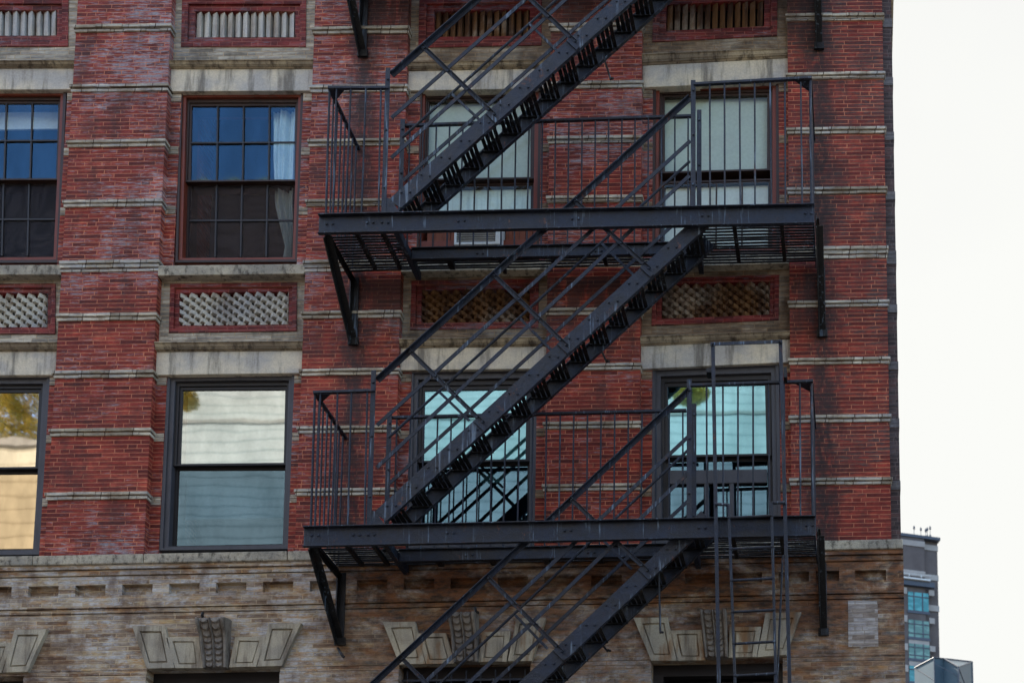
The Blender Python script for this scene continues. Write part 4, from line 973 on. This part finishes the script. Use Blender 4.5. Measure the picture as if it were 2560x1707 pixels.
# drop ladder
la, lb = W(1822, 1263, YG_), W(1838, 1707, YG_); ra, rb = W(1929, 1258, YG_), W(1940, 1707, YG_)
LD = thing('drop_ladder', 'thin iron drop ladder hanging between the two tall guide posts at the lower landing', 'ladder', (lb[0], YG_, 3.4))
def ext(a_, b_, z): s_ = (b_[0]-a_[0])/(b_[1]-a_[1]); return (a_[0]+s_*(z-a_[1]), z)
le, re_ = ext(la, lb, 3.4), ext(ra, rb, 3.4)
for a_, e_, hk in ((la, le, W(1788, 1262, YG_)), (ra, re_, W(1963, 1258, YG_))):
    m = MB(); m.rod((a_[0], YG_-.02, a_[1]), (e_[0], YG_-.02, e_[1]), .0165, 8); m.rod((a_[0], YG_-.02, a_[1]-.005), (hk[0], YG_-.02, hk[1]), .0165, 8); m.build('side_rail', 'iron', LD)
y = 1296; z = None; k_ = 0
zr = W(1830, 1296, YG_)[1]; dzr = (W(1830, 1296, YG_)[1]-W(1836, 1690, YG_)[1])/5
while zr > 3.5:
    pl = ext(la, lb, zr); pr = ext(ra, rb, zr+.018)
    m = MB(); m.rod((pl[0], YG_-.02, pl[1]), (pr[0], YG_-.02, pr[1]), .015, 8); m.rod((pl[0]-.012, YG_-.02, pl[1]), (pl[0]+.02, YG_-.02, pl[1]), .022, 8); m.rod((pr[0]-.02, YG_-.02, pr[1]), (pr[0]+.012, YG_-.02, pr[1]), .022, 8)
    m.build('rung', 'iron', LD); zr -= dzr

# wall hooks
def hook(pts, label):
    m = MB(); ws = [W(px, py, Y)+(Y,) for px, py, Y in pts]
    for p, q in zip(ws, ws[1:]): m.rod((p[0], p[2], p[1]), (q[0], q[2], q[1]), .016, 8)
    o = m.build('wall_hook', 'irondark'); tag(o, label, 'hook', 'rusty hooks driven into the base wall')
hook([(511, 1545, -.02), (506, 1541, -.08), (505, 1537, -.12), (508, 1530, -.12)], 'small bent iron hook on top of the left carved keystone')
hook([(845, 1620, 0.), (848, 1626, -.10), (856, 1638, -.16), (860, 1642, -.16)], 'bent rusty iron hook in the tan brick below the left bracket foot')
hook([(1195, 1530, 0.), (1190, 1529, -.1), (1187, 1517, -.1)], 'small bent iron hook on top of the middle carved keystone')

# ------------------------------------------------------------------ far tower at the right
def tower_mats():
    n = NB('tower brick'); p, (X, Y, Z) = n.pos(); f_ = n.noise(p, .6, 5, .6)
    C['t_brick'] = n.done(n.mix(n.mr(f_, .3, .7), (.085, .072, .07), (.11, .095, .092)), .9, .2)
    n = NB('tower pale stone'); p, _ = n.pos(); f_ = n.noise(p, .6, 5, .6)
    C['t_stone'] = n.done(n.mix(n.mr(f_, .3, .7), (.26, .24, .225), (.32, .30, .28)), .9, .2)
    n = NB('tower metal'); C['t_metal'] = n.done((.55, .56, .55), .4, .5)
    for nm, c in (('t_teal', (.03, .19, .20)), ('t_green', (.08, .17, .14))):
        n = NB('tower glass '+nm); p, (X, Y, Z) = n.pos(); f_ = n.noise(n.scaled(p, (.8, .8, 1.6)), 1., 3, .5)
        n.done(n.mix(n.mr(f_, .45, .6, 0., .5), c, tuple(min(1, v*1.8+.05) for v in c)), .25, .5); C[nm] = n.m
    n = NB('truss glass'); p, _ = n.pos(); f_ = n.noise(p, .5, 4, .6); C['t_gl'] = n.done(n.mix(f_, (.03, .055, .075), (.06, .095, .115)), .5, .2)
    n = NB('dark steel'); C['t_steel'] = n.done((.045, .055, .075), .5, .4)
tower_mats()
TY = 150.
tc = W(2347, 1351, TY); tl = W(2249, 1337, TY); sc = F/(TY+D)
ang = R(17)
T = thing('office_tower', 'distant grey brick tower with pale stone bands and teal windows beyond the corner', 'building', (tc[0], TY, 0))
T.rotation_euler = (0, 0, ang)
def Tb(m_, x0, x1, y0, y1, z0, z1): m_.box(tc[0]+x0, tc[0]+x1, TY+y0, TY+y1, z0, z1)
ztop = tc[1]
mpx = 1/sc/math.cos(ang)     # metres along the face per pixel
def TX(px): return (px-2347)*mpx
def TZ(px, py): return W(px, py, TY)[1] - (px-2347)*(-.0)*0
def tz(dy): return ztop-dy/sc
# face runs from x=-26 to 0 in its own frame, front at y=0
m = MB(); Tb(m, -26, -1.9, 0, 18, 0, ztop); Tb(m, -1.9, 0, .6, 18, 0, ztop); body = m.build('tower_body', 't_brick', T)
m = MB(); Tb(m, -26.2, .15, -.15, 18.2, ztop, ztop+.35); m.build('parapet', 't_steel', T)
for d0, d1 in ((9, 24), (91, 106)):
    m = MB(); Tb(m, -26.05, -1.85, -.1, .3, tz(d1), tz(d0)); Tb(m, -1.85, .05, .5, 1.2, tz(d1), tz(d0)); m.build('stone_band', 't_stone', T)
m = MB(); Tb(m, -26, TX(2317), -.8, .02, tz(122), tz(118)); Tb(m, -26, TX(2317), -1., -.9, tz(111), tz(110))
for i in range(16): x = -26+i*1.55; Tb(m, x, x+.08, -1., -.9, tz(118), tz(110))
m.build('balcony_rail', 't_metal', T)
m = MB(); Tb(m, -26, TX(2330), -.5, .02, tz(136), tz(123)); m.build('balcony_shadow_panel', 't_steel', T)
xw = [(TX(2262), TX(2316))]
for k_ in range(1, 4): xw.append((TX(2262)-k_*5.6, TX(2316)-k_*5.6))
rows = [(150, 200, 't_teal'), (226, 272, 't_green'), (290, 330, 't_green'), (350, 392, 't_teal')]+[(410+60*k, 452+60*k, 't_green') for k in range(18)]
for (d0, d1, gm) in rows:
    for (x0, x1) in xw:
        if d0 > 400 and x0 < xw[0][0]-1: continue
        m = MB(); Tb(m, x0, x1, -.06, .05, tz(d1), tz(d0)); wn_ = m.build('window', gm, T)
        m = MB()
        for t in (.28, .7): x = lerp(x0, x1, t); Tb(m, x-.06, x+.06, -.12, -.061, tz(d1), tz(d0))
        z = lerp(tz(d0), tz(d1), .24); Tb(m, x0, x1, -.11, -.061, z-.06, z+.06)
        z = lerp(tz(d0), tz(d1), .78); Tb(m, x0, x1, -.11, -.061, z-.06, z+.06) if gm == 't_green' else None
        Tb(m, x0-.1, x1+.1, -.1, 0, tz(d1)-.35, tz(d1)); m.build('mullion', 't_steel', wn_)
        if gm == 't_green' and d0 < 300:
            m = MB(); Tb(m, x0, x1, -.04, .04, tz(d1)-1.0-.4, tz(d1)-.36); m.build('window_apron', 't_stone', T)
for x0, x1, y0, y1, d0, hh in [(TX(2317), TX(2331), -.12, .02, d, 15) for d in (140, 216, 292)]+[(-1.75, .04, .45, .6, 175, 16)]+[(TX(2249), TX(2259), -.12, .02, d, 18) for d in (140, 216, 292, 350)]:
    m = MB(); Tb(m, x0, x1, y0, y1, tz(d0+hh), tz(d0)); m.build('stone_block', 't_stone', T)
an = thing('roof_antenna', 'row of slender antenna masts on the roof of the distant tower', 'antenna', (W(2300, 1340, TY)[0], TY+1, ztop+.3))
for px, top in ((2285, 1313), (2302, 1317), (2314, 1320), (2318, 1317), (2325, 1314)):
    x, zt = W(px, top, TY+1); m = MB(); m.rod((x, TY+1, ztop+.3), (x, TY+1, zt), .035, 6)
    for z in (zt-.3, lerp(zt, ztop, .55)): m.rod((x, TY+1, z-.15), (x, TY+1, z+.15), .13, 6)
    m.build('mast', 't_steel', an)

# faceted glass roof structure, nearer
GY = 70.
def PV(px, py, y): x, z = W(px, py, y); return (x, y, z)
zl = 20
A0, A1, A2, A3, K = PV(2286, 1669, GY+2), PV(2335, 1643, GY), PV(2360, 1646, GY+.3), PV(2430, 1654, GY+4), PV(2396, 1667, GY-.6)
G = thing('glass_pavilion', 'faceted blue glass rooftop structure with dark diagonal trusses at the bottom right', 'building', (A1[0], GY, 0))
m = MB(); dn = lambda p: (p[0], p[1], zl)
B0, B1 = PV(2292, 1672, GY+7), PV(2428, 1660, GY+9)
m.poly([A0, A1, dn(A1), dn(A0)]); m.poly([A1, A2, K, dn(K), dn(A1)]); m.poly([A2, A3, K]); m.poly([K, A3, dn(A3), dn(K)])
m.poly([A0, A1, A2, A3, B1, B0]); m.poly([A0, B0, dn(B0), dn(A0)]); m.poly([B0, B1, dn(B1), dn(B0)]); m.poly([A3, B1, dn(B1), dn(A3)])
m.build('glass_skin', 't_gl', G)
m = MB(); off = Vector((0, -.06, 0))
def gr(a_, b_, r=.035): m.rod(Vector(a_)+off, Vector(b_)+off, r, 6)
gr(A0, A1); gr(A1, A2); gr(A2, A3, .05); gr(A1, (A1[0], A1[1], zl)); gr(A3, (A3[0], A3[1], zl), .06); gr(K, (K[0], K[1], zl), .05); gr(A2, K, .05); gr(K, A3)
for k_ in range(7):
    z0_, z1_ = K[2]-k_*.9, K[2]-(k_+1)*.9
    gr((K[0], K[1], z0_), (A3[0], A3[1], z1_)); gr((K[0], K[1], z1_), (A3[0], A3[1], z0_))
    gr((A0[0], A0[1], A0[2]-k_*1.3), (A1[0], A1[1], A1[2]-1.5-k_*1.3), .02); gr((A1[0], A1[1], A1[2]-k_*1.6-.4), (K[0], K[1], K[2]-k_*1.6-.6), .02)
m.build('truss', 't_steel', G)

# ------------------------------------------------------------------ buildings across the street (seen mirrored in the panes)
def siding(name, c, sp, dark, tilt=0.):
    n = NB(name); p, (X, Y, Z) = n.pos()
    fz = n.math('FRACT', n.math('DIVIDE', n.math('ADD', Z, n.math('MULTIPLY', n.math('SUBTRACT', n.noise(n.scaled(p, (.3, .3, .3)), 1., 2, .5), .5), .35)), sp))
    ln = n.mr(fz, .04, .20, 1., 0.)
    g_ = n.noise(n.scaled(p, (.5, .5, .35)), 1., 4, .6)
    cc = n.mix(n.mr(g_, .35, .65, 0., .6), c, tuple(v*.72 for v in c))
    vs = n.noise(n.scaled(p, (2.2, 2.2, .35)), 1., 4, .6); cc = n.mix(n.mr(vs, .5, .66, 0., .35), cc, tuple(min(1., v*1.2) for v in c))
    cc = n.mix(n.math('MULTIPLY', ln, .8), cc, dark)
    return n.done(cc, .8, .2)
C['sid1'] = siding('pale siding', (.44, .455, .46), .30, (.13, .17, .18))
C['sid2'] = siding('cream masonry', (.56, .50, .39), .42, (.30, .25, .18))
op = thing('siding_building', 'pale boarded building across the street, seen only as reflections in the windows', 'building', (-7, -22, 0))
m = MB(); m.box(-22.3, 8, -36, -22, 17.5, 24.); m.box(-22.2, 8, -36, -26, 24., 31.); m.build('wall', 'sid1', op)
m = MB(); m.box(-22.3, 8, -36, -22.03, 0, 17.5); m.build('unseen_lower_wall', 'darkbrick', op)  # unseen lower storeys, made dark to cut light bounced onto the front
m = MB(); m.box(-22.5, 8.3, -26, -21.97, 24., 24.12); m.build('roof', 't_stone', op)
for i in range(5):
    for z in (2, 6): m = MB(); m.box(-20+i*5.6, -18.2+i*5.6, -22.02, -21.9, z, z+2.2); m.build('window', 'painted_depth', op)
op = thing('cream_house', 'cream fronted house across the street, mirrored in the far left window', 'building', (-31, -22, 0))
m = MB(); m.box(-40, -22.5, -34, -22, 17.5, 23.2); m.build('wall', 'sid2', op)
m = MB(); m.box(-40, -22.5, -34, -22.03, 0, 17.5); m.build('unseen_lower_wall', 'darkbrick', op)  # also unseen, darkened to lessen the bounce across the street
m = MB(); m.box(-40.2, -22.4, -34, -21.95, 23.2, 23.35); m.build('roof', 't_stone', op)
op = thing('cream_building', 'tall cream building with humped roof, mirrored low in the twelve-paned blue window', 'building', (-34, -62, 0))
m = MB(); m.box(-40.5, -33.5, -72, -62, 0, 62.5)
for hx in (-38.7, -36.9, -35.1): m.prism([(hx-.9, 62.45), (hx-.5, 62.95), (hx+.1, 63.15), (hx+.6, 62.85), (hx+.9, 62.45)], -62, -70)
m.build('wall', 'sid2', op)
# autumn trees on the roof terrace opposite
n = NB('yellow leaves'); oi = n.n('ObjectInfo'); p, _ = n.pos(); f_ = n.noise(p, 2.5, 3, .6); C['leaf'] = n.done(n.mix(n.mr(f_, .35, .65), (.50, .36, .06), (.20, .21, .06)), .7, .2)
C['bark'] = paint_mat('bark', (.09, .07, .05), .9)
for k_, (x, zc_, sc_, lb_) in enumerate(((-25.3, 24.9, .9, 'larger yellow autumn tree on the roof opposite, mirrored in the far left window'), (-20.3, 25.85, .28, 'smaller yellow autumn tree on the roof opposite, mirrored in the left grey-framed window'), (-4.9, 25.75, .3, 'yellow autumn tree on the roof opposite, mirrored in the right teal window'))):
    zb0 = 23.35 if k_ == 0 else 24.12
    t = thing('autumn_tree', lb_, 'tree', (x, -24, zb0)); m = MB()
    m.rod((x, -24, zb0), (x+.05, -24, zc_), .1*sc_, 8, .05*sc_)
    for a_ in range(6): m.rod((x+.05, -24, zc_-.2*sc_), (x+math.cos(a_)*1.*sc_, -24+math.sin(a_)*1.*sc_, zc_+.2*a_*sc_), .04*sc_, 6, .02*sc_)
    m.build('trunk', 'bark', t); m = MB()
    for _ in range(int(1200+(9000 if k_ == 0 else 3000)*sc_)):
        th, ph_, rr = rnd.uniform(0, 6.28), rnd.uniform(-1, 1), rnd.random()**.45*1.5*sc_
        c = Vector((x+rr*math.cos(th)*math.sqrt(1-ph_**2)*1.3, -24+rr*math.sin(th)*math.sqrt(1-ph_**2), zc_+.5*sc_+rr*ph_*.8))
        if math.sin(c.x*4.7)+math.sin(c.z*5.1+c.y) < -.6: continue
        u = Vector((rnd.gauss(0, 1), rnd.gauss(0, 1), rnd.gauss(0, 1))).normalized()*.045; v = u.orthogonal().normalized()*.035
        m.poly([c-u, c-v, c+u, c+v])
    m.build('crown', 'leaf', t)
